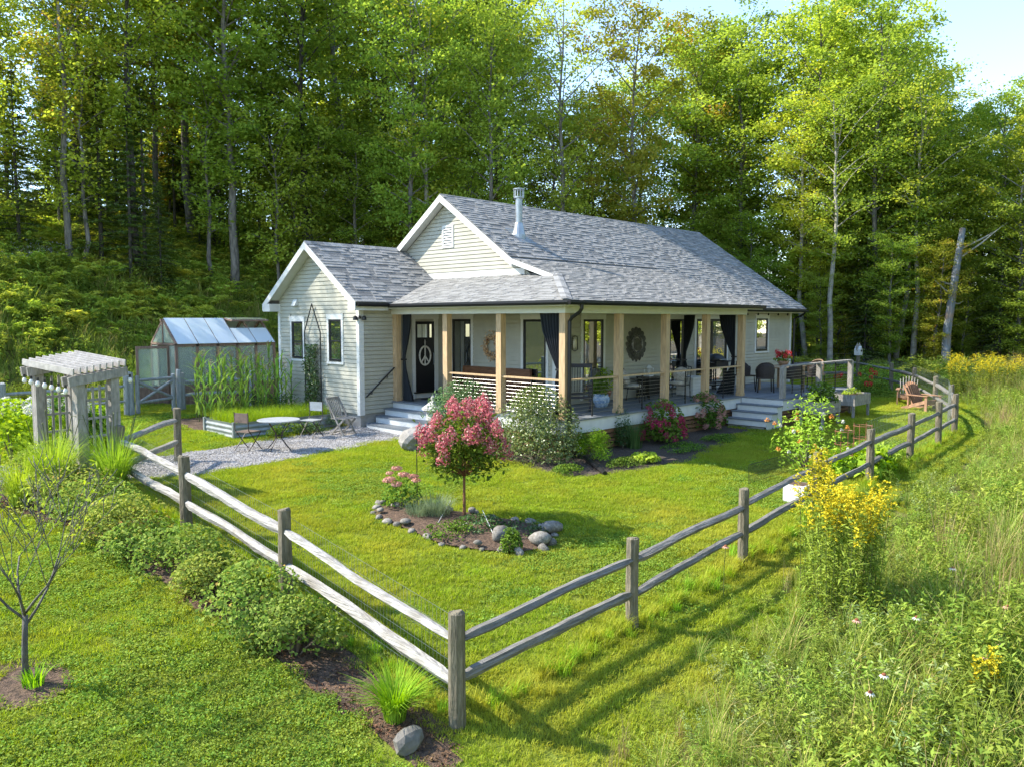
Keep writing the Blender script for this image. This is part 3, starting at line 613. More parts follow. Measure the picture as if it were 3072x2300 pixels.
g = root('garden_gate', GL, 'weathered cross braced garden gate in front of the greenhouse', 'gate'); gd = GR-GL
for t, r in ((0, .085), (.13, .06), (.87, .06), (1, .085)):
    ob = part('post', post_mb(1.24 if t in (0, 1) else 1.12, r), blue_wood, g); ob.location = gd*t
for (t0, z0, t1, z1) in ((.1, 1.0, .9, 1.02), (.1, .35, .9, .42), (.1, .32, .92, 1.0), (.1, .98, .9, .4)):
    part('rail', MB().tube([gd*t0+Vector((0, 0, z0)), gd*(.5*(t0+t1))+Vector((0, -.02, (z0+z1)/2)), gd*t1+Vector((0, 0, z1))], [.042, .046, .042], 8, jit=.1), blue_wood, g)

# ================================================================== arbor by the path
ab = at(245, 1394, 13.7); ab.z = gzf(ab.x, ab.y)
arb = root('garden_arbor', ab, 'weathered wooden garden arbor with slatted top and lattice sides over the path', 'arbor')
dA = Vector((math.cos(R_(106)), math.sin(R_(106)), 0))*1.18; dD = Vector((math.cos(R_(12)), math.sin(R_(12)), 0))*.62
tops = {}
for nm, off, zt in (('B', Vector(), 1.36), ('A', dA, 1.5), ('D', dD, 1.44), ('C', dA+dD, 1.58)):
    p = ab+off; base = gzf(p.x, p.y); tops[nm] = (p, zt)
    part('post', MB().box(-.075, .075, -.075, .075, -.2, zt-base-.05, M=Matrix.Translation(off+Vector((0, 0, base-ab.z))) @ Matrix.Rotation(R_(12), 4, 'Z')), grey_wood, arb)
T = lambda n, dz=0: tops[n][0].to_3d().xy.to_3d()+Vector((0, 0, tops[n][1]+dz))
for a, b in (('B', 'D'), ('A', 'C')):
    d = (T(b)-T(a)).normalized()
    part('beam', MB().bar(T(a, -.14)-d*.22+dA.normalized()*-.09, T(b, -.14)+d*.22+dA.normalized()*-.09, .05, .16), grey_wood, arb, world=True)
    part('beam', MB().bar(T(a, -.14)-d*.22+dA.normalized()*.09, T(b, -.14)+d*.22+dA.normalized()*.09, .05, .16), grey_wood, arb, world=True)
    for k in range(4):
        u = (k+1)/5; p = T(a).lerp(T(b), u); part('lattice_bar', MB().bar(Vector((p.x, p.y, gzf(p.x, p.y)+.1)), p-Vector((0, 0, .3)), .022, .04), grey_wood, arb, world=True)
    for k in range(5):
        z = .3+k*.32; part('lattice_bar', MB().bar(Vector((*T(a).xy, gzf(*T(a).xy)+z)), Vector((*T(b).xy, gzf(*T(b).xy)+z)), .022, .04), grey_wood, arb, world=True)
pale_slat = pmat('arbor_slat', (.46, .43, .40), .75, .25, 6, bump=.3)
for k in range(9):
    u = -.25+k*1.5/8; a = T('B').lerp(T('D'), u)-dA.normalized()*.14; b = T('A').lerp(T('C'), u)+dA.normalized()*.14
    part('top_slat', MB().bar(a+Vector((0, 0, .02)), b+Vector((0, 0, .02)), .026, .11), pale_slat, arb, world=True)
bulb_m = pmat('bulb_glass', (.7, .7, .68), .1, .05, spec=.6)
for k in range(8):
    p = T('B', -.24).lerp(T('A', -.24), k/6) - dD*.35 if k < 7 else T('D', -.2)-dA*.1+dD*.4
    r0 = root('string_light', p, 'clear bulb hanging from the arbor top', 'light bulb', 'string light bulbs on the arbor')
    part('bulb', MB().lathe([(.012, -.02), (.03, -.045), (.042, -.08), (.03, -.115), (.008, -.13)], 10), bulb_m, r0, smooth=True); part('socket', MB().lathe([(.02, .03), (.02, -.025)], 8), black, r0)

# ================================================================== greenhouse
gh0 = Vector((-3.1, 13.4, gzf(-3.1, 13.4)-.02)); gh = root('greenhouse', gh0, 'small timber framed greenhouse with translucent panels on the slope', 'greenhouse')
GLn, GWd, GE, GRg = 3.45, 1.95, 1.95, 2.72
ghw = pmat('greenhouse_wood', (.25, .165, .125), .7, .3, 5, stretch=(4, 4, .8), bump=.2)
def polymat():
    m = bpy.data.materials.new('polycarbonate'); m.use_nodes = True; nt = m.node_tree; b = nt.nodes['Principled BSDF']
    b.inputs['Base Color'].default_value = (.66, .76, .68, 1); b.inputs['Roughness'].default_value = .12; b.inputs['Transmission Weight'].default_value = .72; b.inputs['IOR'].default_value = 1.35; return m
poly = polymat()
poly_r = polymat(); poly_r.name = 'roof_polycarbonate'; _b = poly_r.node_tree.nodes['Principled BSDF']; _b.inputs['Base Color'].default_value = (.74, .82, .86, 1); _b.inputs['Transmission Weight'].default_value = .25; _b.inputs['Roughness'].default_value = .2; _b.inputs['Coat Weight'].default_value = .6  # paler bluish base colour carries the brightness of sky reflected in the roof
for i in range(6):
    x = i*(GLn-.09)/5
    for y in (0, GWd-.07): part('stud', MB().box(x, x+.08, y, y+.07, 0, GE), ghw, gh)
    for y, s in ((0, 1), (GWd, -1)):
        part('rafter', MB().bar((x+.04, y, GE), (x+.04, GWd/2, GRg), .06, .07), ghw, gh)
for y in (0, GWd-.07): part('plate', MB().box(.081, GLn-.081, y, y+.07, GE-.08, GE-.001), ghw, gh)
part('ridge_beam', MB().box(-.05, GLn+.05, GWd/2-.035, GWd/2+.035, GRg-.05, GRg+.03), ghw, gh)
for y in (.01, GWd-.03):
    for k in range(4): part('base_board', MB().box(.0, GLn, y-.005, y+.025, k*.16+.01, k*.16+.16), ghw, gh)
for i in range(5):
    x0 = i*(GLn-.09)/5+.085; x1 = (i+1)*(GLn-.09)/5-.005
    for y in (.03, GWd-.04): part('wall_panel', MB().box(x0, x1, y, y+.008, .66, GE-.085), poly, gh)
    for sgn in (0, 1):
        if sgn == 0 and i >= 3: ya, za = .55, GE+.55*(GRg-GE)/(GWd/2)
        else: ya, za = GWd/2, GRg
        a, b = (0, GE+.05), (ya, za+.05)
        if sgn: a, b = (GWd, GE+.05), (GWd/2, GRg+.05)
        part('roof_panel', MB().prism([(x0-.03, a[0]-(.06 if not sgn else -.06), a[1]-.04), (x1+.03, a[0]-(.06 if not sgn else -.06), a[1]-.04), (x1+.03, b[0], b[1]), (x0-.03, b[0], b[1])], (0, 0, .012)), poly_r, gh)
vx0, vx1 = 2.1, GLn-.05
part('roof_vent', MB().bar((vx0, GWd/2, GRg+.04), (vx0, .42, GRg-.02), .05).bar((vx1, GWd/2, GRg+.04), (vx1, .42, GRg-.02), .05).bar((vx0-.02, .42, GRg-.02), (vx1+.02, .42, GRg-.02), .05), ghw, gh)
part('vent_panel', MB().prism([(vx0, GWd/2, GRg+.07), (vx1, GWd/2, GRg+.07), (vx1, .42, GRg+.01), (vx0, .42, GRg+.01)], (0, 0, .01)), poly, gh)
part('vent_strut', MB().bar((2.75, .45, GRg-.02), (2.75, .75, GE+.5), .02), fl_m, gh)
part('gable_frame', MB().bar((.03, 0, GE), (.03, GWd, GE), .06).bar((.03, .55, 0), (.03, .55, GE), .06).bar((.03, 1.4, 0), (.03, 1.4, GE), .06).bar((.03, GWd/2, GE), (.03, GWd/2, GRg), .06), ghw, gh)
part('gable_panel', MB().box(.02, .028, .03, .52, .6, GE-.05).box(.02, .028, 1.43, GWd-.03, .6, GE-.05).prism([(.02, .1, GE+.04), (.02, GWd-.1, GE+.04), (.02, GWd/2, GRg-.06)], (.008, 0, 0)), poly, gh)
part('gable_panel', MB().box(GLn-.03, GLn-.02, .03, GWd-.03, .6, GE-.05).prism([(GLn-.03, .1, GE+.04), (GLn-.03, GWd-.1, GE+.04), (GLn-.03, GWd/2, GRg-.06)], (.008, 0, 0)), poly, gh)
do = part('door', MB().box(-.05, -.02, 0, .07, .02, GE-.05).box(-.98, -.91, -.0, .05, .02, GE-.05).box(-.91, -.05, 0, .05, GE-.13, GE-.05).box(-.91, -.05, 0, .05, .55, .63).box(-.91, -.05, .01, .04, .04, .55), ghw, gh); do.location = (0, .52, 0); do.rotation_euler[2] = R_(-4)
part('door_panel', MB().box(-.91, -.05, .02, .028, .63, GE-.13), poly, do)

# ================================================================== metal raised bed, seating
mb0 = Vector((-4.45, 6.85, gzf(-3, 7.5))); corr = pmat('corrugated_steel', (.30, .33, .34), .5, .2, 4, metal=.3)
bed = root('metal_planter', mb0, 'long galvanised steel raised bed filled with feathery green herbs', 'planter'); BL, BW, BH = 3.0, 1.6, .36
def corrpanel(p, q, n):
    m = MB(); p, q, n = Vector(p), Vector(q), Vector(n); pr = []
    for i in range(25): t = i/24; pr.append((t*BH, .011*math.cos(t*math.pi*6)))
    vs = []; 
    for z, o in pr: vs += [p+n*o+Vector((0, 0, z)), q+n*o+Vector((0, 0, z))]
    return m.add(vs, [(2*i, 2*i+1, 2*i+3, 2*i+2) for i in range(24)])
for a, b, n in (((0, 0, 0), (BL, 0, 0), (0, -1, 0)), ((0, BW, 0), (BL, BW, 0), (0, 1, 0)), ((0, 0, 0), (0, BW, 0), (-1, 0, 0)), ((BL, 0, 0), (BL, BW, 0), (1, 0, 0))): part('side_panel', corrpanel(a, b, n), corr, bed, smooth=True)
for x in (0, BL):
    for y in (0, BW): part('corner_plate', MB().box(x-.035, x+.035, y-.035, y+.035, -.1, BH+.02), corr, bed)
part('soil', MB().box(.03, BL-.03, .03, BW-.03, 0, BH-.06), soil, bed)
iron = pmat('bistro_iron', (.055, .04, .032), .55, .3, 8); zinc = pmat('table_top', (.40, .42, .44), .4, .15, 5, metal=.2)
tp = ongr(838, 1352); tb = root('bistro_table', tp, 'round grey topped bistro table with thin curved legs on gravel', 'table')
part('table_top', MB().lathe([(.02, .70), (.46, .70), (.475, .71), (.475, .725), (.46, .73), (.02, .732)], 28), zinc, tb)
for k in range(4):
    a = k*math.pi/2+.4; c, s = math.cos(a), math.sin(a); part('leg', MB().tube([(.33*c, .33*s, .7), (.1*c, .1*s, .42), (.08*c, .08*s, .3), (.22*c, .22*s, .14), (.36*c, .36*s, .0)], .011, 6), iron, tb)
part('brace_ring', MB().tube([(.1*math.cos(i*.524), .1*math.sin(i*.524), .36) for i in range(13)], .008, 5), iron, tb)
def bistro_chair(loc, rz, label, seat_m):
    ch = root('bistro_chair', loc, label, 'chair', 'bistro chairs at the round table', rz)
    for k in range(5): part('seat_slat', MB().box(-.19+k*.078, -.19+k*.078+.068, -.2, .2, .44, .455), seat_m, ch)
    part('backrest', MB().box(-.205, -.19, -.19, .19, .66, .88), seat_m, ch)
    for y in (-.2, .2):
        part('leg', MB().tube([(-.2, y, .9), (-.19, y, .5), (.02, y, .24), (.24, y, 0)], .011, 6), iron, ch); part('leg', MB().tube([(.2, y, .44), (.0, y, .22), (-.24, y, 0)], .011, 6), iron, ch)
    part('stretcher', MB().tube([(.24, -.2, .02), (.24, .2, .02)], .008, 5).tube([(-.24, -.2, .02), (-.24, .2, .02)], .008, 5), iron, ch)
    return ch
rust = pmat('rusty_seat', (.17, .12, .095), .6, .3, 8)
bistro_chair(ongr(745, 1352), R_(20), 'folding bistro chair with solid brownish back on the gravel path edge', rust)
bistro_chair(ongr(935, 1312), R_(200), 'folding bistro chair facing away beside the steel raised bed', zinc)
wc = root('folding_chair', ongr(1030, 1305)+Vector((0, 0, .01)), 'grey wooden slatted folding chair beside the wing corner', 'chair', rz=R_(-75))
for k in range(6): part('seat_slat', MB().box(-.22+k*.075, -.22+k*.075+.062, -.21, .21, .42, .44), grey_wood, wc)
for k in range(7):
    y = -.19+k*.063; part('back_slat', MB().bar((-.2, y, .46), (-.36, y, .93), .035, .014), grey_wood, wc)
part('back_rail', MB().bar((-.36, -.23, .93), (-.36, .23, .93), .03, .06), grey_wood, wc)
for y in (-.23, .23):
    part('leg', MB().bar((-.37, y, .95), (.22, y, 0), .028, .045), grey_wood, wc); part('leg', MB().bar((.22, y, .42), (-.24, y, 0), .028, .045), grey_wood, wc)
part('stretcher', MB().bar((.15, -.23, .1), (.15, .23, .1), .03).bar((-.17, -.23, .08), (-.17, .23, .08), .03), grey_wood, wc)
# trellis on the wing wall
tr = root('wall_trellis', (-1.2, 8.5, gzf(-1.2, 8.5)), 'black iron pointed trellis on the wing wall between two windows', 'trellis'); zg = -gzf(-1.2, 8.5)
part('frame', MB().tube([(0, -.42, 0), (0, -.42, 1.9+zg), (0, 0, 2.7+zg), (0, .42, 1.9+zg), (0, .42, 0)], .018, 6), black, tr)
lat = MB()
for k in range(7):
    z = .1+k*.28
    for s in (-1, 1): lat.tube([(.0, -.42*s, z), (.0, .42*s, z+.56)], .007, 5)
part('lattice_wire', lat, black, tr, kind='stuff')
# stone lantern, boulder, corner rock, pipe
sl_ = root('stone_lantern', ongr(1300, 1318), 'pale stone garden lantern with pagoda roof by the front steps', 'lantern'); lm = pmat('cast_stone', (.50, .48, .45), .85, .2, 9, bump=.4)
part('pedestal', MB().lathe([(.2, -.05), (.2, .06), (.11, .1), (.1, .42), (.17, .5), (.17, .56)], 10), lm, sl_); part('light_box', MB().box(-.12, .12, -.12, .12, .56, .74), lm, sl_)
part('pagoda_roof', MB().lathe([(.3, .78), (.31, .755), (.27, .73), (.1, .73), (.1, .75), (.29, .79), (.16, .88), (.07, .97), (.05, .99)], 6), lm, sl_); part('finial', MB().lathe([(.035, .98), (.06, 1.02), (.05, 1.06), (.01, 1.11)], 10), lm, sl_)
bp = ongr(1252, 1345); link('boulder', MB().blob((0, 0, .2), .52, 3, (1.05, .8, .62), seed=4).mesh('boulder'), pmat('pale_boulder', (.32, .30, .275), .85, .35, 3, bump=.7, bscale=10, wear=((.18, .17, .15), 4)), loc=bp, rz=.5, label='large pale boulder at the lawn edge near the front steps', cat='boulder')
link('garden_rock', MB().blob((0, 0, .06), .17, 2, (1.2, .8, .7), seed=8).mesh('garden_rock'), stone_m, loc=ongr(1222, 2250), rz=.3, label='single pale rock at the end of the mulch strip by the corner post', cat='rock')
pp, pq = ongr(1755, 1385), ongr(1815, 1428)
link('drain_pipe', MB().tube([Vector((0, 0, .1)), (pq-pp)*.5+Vector((0, 0, .07)), pq-pp+Vector((0, 0, .05))], .05, 8).mesh('drain_pipe'), black, loc=pp, label='black downspout extension pipe lying on the lawn edge', cat='pipe')
# ---------------- stone ringed flower bed on the lawn
fb0 = ongr(1393, 1560); fbed = root('flower_bed', fb0, 'oval lawn flower bed ringed with rounded field stones', 'flower bed')
ring_px = [(1117, 1545), (1135, 1515), (1180, 1525), (1230, 1528), (1290, 1530), (1350, 1538), (1420, 1545), (1480, 1558), (1540, 1563), (1600, 1575), (1640, 1590), (1660, 1612), (1652, 1640), (1620, 1652), (1560, 1662), (1500, 1660), (1440, 1655), (1390, 1648), (1330, 1640), (1285, 1620), (1240, 1600), (1200, 1585), (1160, 1568)]
ring = [ongr(*p) for p in ring_px]
FBED = [(p.x, p.y) for p in ring]
cxy = sum((p for p in ring), Vector())/len(ring)
m = MB(); vs = [cxy+Vector((0, 0, .10))-fb0]+[p+Vector((0, 0, .03))-fb0 for p in ring]+[cxy.lerp(p, .6)+Vector((0, 0, .09))-fb0 for p in ring]; n = len(ring)
m.add(vs, [(1+i, 1+(i+1) % n, 1+n+(i+1) % n, 1+n+i) for i in range(n)]+[(0, 1+n+i, 1+n+(i+1) % n) for i in range(n)]); part('soil', m, soil, fbed, smooth=True)
stones = [MB().blob((0, 0, 0), 1, 2, (random.uniform(.9, 1.3), random.uniform(.75, 1), random.uniform(.55, .8)), seed=20+i).mesh('stone') for i in range(7)]
for s_ in stones: s_.polygons.foreach_set('use_smooth', [True]*len(s_.polygons))
per = 0; 
for i in range(n):
    a, b = ring[i], ring[(i+1) % n]; L = (b-a).length; k = max(1, int(L/.21))
    for j in range(k):
        p = a.lerp(b, (j+random.uniform(-.15, .15))/k); r = random.uniform(.06, .115); link('stone', random.choice(stones), stone_m, fbed, p-fb0+Vector((random.uniform(-.04, .04), random.uniform(-.04, .04), r*.35)), random.random()*6, r)
        if random.random() < .4: link('stone', random.choice(stones), stone_m, fbed, p.lerp(cxy, random.uniform(.06, .14))-fb0+Vector((0, 0, .1)), random.random()*6, random.uniform(.06, .11))
for px_, r in (((1500, 1625), .2), ((1620, 1635), .2), ((1655, 1605), .17)): link('stone', random.choice(stones), stone_m, fbed, ongr(*px_)-fb0+Vector((0, 0, .12)), random.random()*6, r)
stake_m = pmat('white_stake', (.7, .7, .68), .5)
for k, (p, q) in enumerate((((1310, 1592), (1352, 1535)), ((1485, 1628), (1448, 1565)))):
    lb_ = ('thin white stake leaning by the lavender in the stone ringed bed', 'thin white stake leaning by the large bed stone')[k]
    a, b = ongr(*p), ongr(*q); b = b+Vector((0, 0, .12)); link('garden_stake', MB().tube([Vector((0, 0, 0)), b-a], .006, 5).mesh('garden_stake'), stake_m, loc=a+Vector((0, 0, .08)), label=lb_, cat='stake', group='stakes in the flower bed')
hk = ongr(1252, 1530); link('shepherd_hook', MB().tube([(0, 0, 0), (0, 0, 1.35), (.02, 0, 1.43), (.06, 0, 1.45), (.09, 0, 1.4)], .008, 6).mesh('shepherd_hook'), black, loc=hk, label='thin black shepherd hook pole beside the sedum', cat='garden pole')

# ================================================================== side garden by the deck
def raised_box(loc, L, W, h, rz, label):
    r0 = root('raised_planter', loc, label, 'planter', rz=rz)
    for x in (0, L-.07):
        for y in (0, W-.07): part('leg', MB().box(x, x+.07, y, y+.07, 0, h), grey_wood, r0)
    for k in range(3):
        z = h-.34+k*.115
        for y in (-.02, W): part('board', MB().box(-.02, L+.02, y, y+.02, z, z+.11), grey_wood, r0)
        for x in (-.02, L): part('board', MB().box(x, x+.02, .001, W-.001, z, z+.11), grey_wood, r0)
    part('soil', MB().box(.005, L-.005, .005, W-.005, h-.3, h-.05), soil, r0); return r0
p1_, p1b = ongr(2395, 1287), ongr(2512, 1272)
rp1 = raised_box(Vector((8.75, -2.2, gzf(9.3, -1.9))), 1.15, .7, .74, 0, 'grey wooden raised planter box on legs with leafy greens beside the deck steps')
p2_ = ongr(2553, 1262)
rp2 = raised_box(Vector((11.25, -2.1, gzf(11.8, -1.9))), 1.25, .65, .74, 0, 'grey wooden raised planter box on legs with sparse seedlings near the deck rail')
gw = MB(); ga, gb_ = ongr(2245, 1455), ongr(2390, 1412); gc = ongr(2330, 1478)
lf = root('wire_border_fence', ga, 'low dark green wire border fence panel on the lawn', 'wire fence')
part('wire_panel', MB().bar((0, 0, .42), gb_-ga+Vector((0, 0, .42)), .008).bar((0, 0, .05), gb_-ga+Vector((0, 0, .05)), .006).bar((0, 0, .2), gb_-ga+Vector((0, 0, .2)), .006), black, lf)
m = MB()
for k in range(46): q = (gb_-ga)*(k/45); m.bar(q, q+Vector((0, 0, .42)), .005)
part('wire_upright', m, black, lf, kind='stuff')
wp = ongr(2393, 1508); wpo = root('white_pot', wp, 'square white planter box standing by the fence rail', 'pot'); part('pot_body', MB().prism([(-.2, -.2, 0), (.2, -.2, 0), (.2, .2, 0), (-.2, .2, 0)], (0, 0, .36)), white, wpo); part('soil', MB().box(-.17, .17, -.17, .17, .34, .365), soil, wpo)
copper = pmat('copper_wire', (.30, .12, .07), .5)
def cage(p, label):
    r0 = root('tomato_cage', p, label, 'plant cage', 'copper coloured tomato cages')
    for z in (.35, .62, .9): part('ring', MB().tube([(.2*math.cos(i*.5236), .2*math.sin(i*.5236), z) for i in range(13)], .007, 5), copper, r0)
    for k in range(4): a = k*1.571; part('upright', MB().tube([(.17*math.cos(a), .17*math.sin(a), 0), (.2*math.cos(a), .2*math.sin(a), .95)], .007, 5), copper, r0)
cage(ongr(2530, 1415), 'copper coloured wire tomato cage beside the sprawling tomato plants'); cage(ongr(2585, 1395), 'copper coloured wire tomato cage beside the squash leaves')
adk = pmat('adirondack_wood', (.36, .20, .12), .6, .25, 6, bump=.15); adk2 = pmat('adirondack_grey', (.42, .38, .33), .7, .25, 6)
def adirondack(loc, rz, label, back_m):
    r0 = root('adirondack_chair', loc, label, 'lawn chair', rz=rz)
    for k in range(6): part('seat_slat', MB().bar((.35-k*.11, -.27, .36-k*.035), (.35-k*.11, .27, .36-k*.035), .02, .095), adk, r0)
    for k in range(7):
        y = -.27+k*.09; part('back_slat', MB().bar((-.2, y*.85, .16), (-.56, y*1.05, .95-.012*abs(k-3)**2), .075, .018, up=(0, 1, 0)), back_m, r0)
    for y in (-.31, .31):
        part('leg', MB().box(.34, .44, y-.015, y+.015, 0, .52), adk, r0); part('rear_leg', MB().bar((.4, y*.93, .36), (-.62, y*.93, .03), .03, .11), adk, r0); part('arm', MB().box(-.36, .48, y-.06, y+.06, .525, .548), adk, r0)
        part('arm_brace', MB().bar((-.33, y, .52), (-.33, y, .18), .03, .05), adk, r0)
    part('front_rail', MB().box(.385, .405, -.29, .29, .26, .4), adk, r0); part('back_rail', MB().bar((-.36, -.3, .5), (-.36, .3, .5), .03, .06), adk, r0)
adirondack(ongr(2768, 1232), R_(-115), 'reddish wooden adirondack chair facing the meadow fence', adk)
adirondack(ongr(2722, 1212), R_(-165), 'reddish wooden adirondack chair with pale grey back slats near the fence', adk2)
bh = root('birdhouse', (22.3, 2.0, gzf(22.3, 2.0)+1.2), 'tiny white birdhouse with round hole on a fence post', 'birdhouse')
part('box', MB().prism([(-.13, -.13, 0), (.13, -.13, 0), (.13, -.13, .26), (0, -.13, .4), (-.13, -.13, .26)], (0, .26, 0)), white, bh); part('roof', MB().bar((-.2, 0, .24), (.0, 0, .42), .02, .34).bar((.2, 0, .24), (0, 0, .42), .02, .34), grey_wood, bh)
hole = part('entrance_hole', MB().lathe([(.05, 0), (.05, .012)], 12), black, bh); hole.rotation_euler = (R_(90), 0, R_(-40)); hole.location = (-.05, -.132, .2)
# ================================================================== things on the porch and deck
bench = root('porch_bench', (1.72, 4.2, 0), 'long brown wooden bench against the gable wall behind the cable rail', 'bench')
part('seat', MB().box(-.28, .22, -1.3, 1.3, .40, .44), brown_wood, bench); part('seat_front', MB().box(-.28, -.255, -1.28, 1.28, .08, .399), brown_wood, bench)
for k in range(3): part('back_board', MB().box(.23, .26, -1.3, 1.3, .46+k*.145, .46+k*.145+.14), brown_wood, bench)
part('back_cap', MB().box(.21, .29, -1.33, 1.33, .895, .93), brown_wood, bench)
for y in (-1.33, 1.30): part('end_panel', MB().box(-.3, .29, y, y+.03, 0, .64).box(.2, .29, y, y+.03, .64, .894), brown_wood, bench)
navy = pmat('navy_paint', (.013, .017, .03), .4, .2, 6)
def rocker(loc, rz, label):
    r0 = root('rocking_chair', loc, label, 'rocking chair', rz=rz)
    for k in range(7): y = -.2+k*.067; part('back_slat', MB().bar((-.22, y, .46), (-.36, y, 1.08), .038, .014, up=(0, 1, 0)), navy, r0)
    part('top_rail', MB().bar((-.37, -.29, 1.1), (-.37, .29, 1.1), .03, .1), navy, r0)
    for k in range(6): part('seat_slat', MB().box(-.22+k*.085, -.22+k*.085+.07, -.25, .25, .42, .44), navy, r0)
    for y in (-.28, .28):
        part('back_post', MB().bar((-.37, y, 1.14), (-.2, y, .04), .04), navy, r0); part('front_leg', MB().bar((.26, y, .05), (.26, y, .66), .04), navy, r0)
        part('arm', MB().box(-.3, .34, y-.05, y+.05, .66, .685), navy, r0)
        part('runner', MB().tube([(-.55, y, .12), (-.3, y, .045), (0, y, .022), (.25, y, .04), (.48, y, .1)], .022, 6), navy, r0)
        part('stretcher', MB().bar((-.22, y, .25), (.26, y, .25), .03), navy, r0)
    part('front_rail', MB().bar((.26, -.28, .36), (.26, .28, .36), .03, .06), navy, r0)
rocker((1.72, 1.0, 0), R_(215), 'dark navy slatted rocking chair at the porch corner'); 
china = pmat('blue_white_china', (.55, .66, .75), .2, .1, 14, col2=(.05, .16, .38), spec=.6)
def pot(name, loc, prof, mat, label):
    r0 = root(name, loc, label, 'flower pot'); part('pot', MB().lathe(prof, 18), mat, r0, smooth=True); part('soil', MB().lathe([(prof[-1][0]*.9, prof[-1][1]-.05), (prof[-1][0]*.9, prof[-1][1]-.03)], 14), soil, r0); return r0
POTO = pot('china_pot', (.78, .72, 0), [(.1, 0), (.13, .02), (.17, .15), (.16, .25), (.13, .3), (.15, .33)], china, 'blue and white china pot with pale orchid spike inside the corner railing')
POTB = pot('china_pot', (2.75, 1.1, 0), [(.12, 0), (.15, .02), (.22, .17), (.22, .26), (.17, .31), (.19, .34)], china, 'wide blue and white china pot of greenery beside the rocking chair')
POTT = pot('terracotta_pot', (3.45, 1.55, 0), [(.13, 0), (.18, .3), (.2, .31), (.2, .36)], pmat('terracotta', (.32, .14, .08), .8, .2, 8), 'terracotta pot of yellow green foliage against the long wall')
cush = pmat('cushion', (.55, .52, .46), .8, .25, 14, col2=(.25, .22, .18))
def patio_chair(loc, rz, label):
    r0 = root('patio_chair', loc, label, 'chair', rz=rz)
    for y in (-.27, .27):
        part('side_frame', MB().tube([(-.28, y, 0), (-.22, y, .4), (-.36, y, .88)], .013, 6).tube([(.26, y, 0), (.24, y, .4), (.26, y, .58), (.1, y, .62), (-.28, y, .6)], .013, 6), black, r0)
    part('seat_frame', MB().tube([(-.22, -.27, .38), (.25, -.27, .38), (.25, .27, .38), (-.22, .27, .38), (-.22, -.27, .38)], .012, 6).tube([(-.36, -.27, .88), (-.37, 0, .92), (-.36, .27, .88)], .013, 6), black, r0)
    for k in range(5): y = -.18+k*.09; part('back_bar', MB().tube([(-.22, y, .4), (-.36, y, .9)], .007, 5), black, r0)
    m = MB().blob((.02, 0, .435), .26, 3, (1, 1, .24), jit=0, seed=3); part('seat_cushion', m, cush, r0, smooth=True)
    m = MB().blob((0, 0, 0), .24, 3, (.34, 1, .95), jit=0, seed=5); c = part('back_cushion', m, cush, r0, smooth=True); c.location = (-.23, 0, .66); c.rotation_euler = (0, R_(-16), 0)
patio_chair((4.5, 1.35, 0), R_(-70), 'black metal patio chair with patterned cushions below the round wall medallion')
patio_chair((6.3, 1.05, 0), R_(195), 'black metal patio chair with patterned cushions beside the white storage box')
sbx = root('storage_box', (7.35, 1.25, 0), 'white deck storage box behind the cable rail', 'box'); part('body', MB().box(-.4, .4, -.28, .28, .02, .5), white, sbx); part('lid', MB().box(-.43, .43, -.31, .31, .5, .55), white, sbx)
st_ = root('side_table', (5.6, 1.6, 0), 'small dark side table holding a white lantern', 'table'); part('table_top', MB().box(-.3, .3, -.24, .24, .6, .63), black, st_)
for x in (-.27, .27):
    for y in (-.21, .21): part('leg', MB().bar((x, y, 0), (x, y, .6), .035), black, st_)
part('cabinet', MB().box(-.26, .26, -.2, .2, .1, .58), dark_wood, st_)
ln = root('table_lantern', (5.6, 1.6, .63), 'white candle lantern on the dark side table', 'lantern')
part('base', MB().box(-.1, .1, -.1, .1, 0, .03), white, ln); part('roof', MB().lathe([(.13, .24), (.06, .31), (.02, .33)], 4), white, ln)
for x in (-.09, .09):
    for y in (-.09, .09): part('corner_bar', MB().bar((x, y, .03), (x, y, .24), .018), white, ln)
part('candle', MB().lathe([(.035, .03), (.035, .14)], 10), stake_m, ln)
def grill(loc, rz, label):
    r0 = root('covered_grill', loc, label, 'grill', rz=rz); cv = pmat('grill_black', (.012, .013, .015), .5, .2, 5)
    part('hood', MB().blob((0, 0, .98), .36, 3, (1.25, .8, .55), jit=0, seed=2), cv, r0, smooth=True); part('firebox', MB().box(-.42, .42, -.26, .26, .72, .95), cv, r0); part('side_shelf', MB().box(-.75, -.43, -.22, .22, .9, .93).box(.43, .75, -.22, .22, .9, .93), cv, r0)
    for x in (-.38, .38):
        for y in (-.22, .22): part('leg', MB().bar((x, y, .05), (x, y, .72), .04), cv, r0)
    part('lower_shelf', MB().box(-.4, .4, -.23, .23, .18, .21), cv, r0)
    for y in (-.24, .24):
        w_ = part('wheel', MB().lathe([(.03, -.02), (.085, -.02), (.085, .02), (.03, .02)], 14), cv, r0); w_.location = (.4, y, .088); w_.rotation_euler = (R_(90), 0, 0)
    part('handle', MB().tube([(-.3, -.31, 1.0), (-.3, -.36, 1.0), (.3, -.36, 1.0), (.3, -.31, 1.0)], .015, 6), fl_m, r0)
grill((9.2, 1.55, 0), R_(4), 'black barbecue grill on wheels in front of the sliding door')
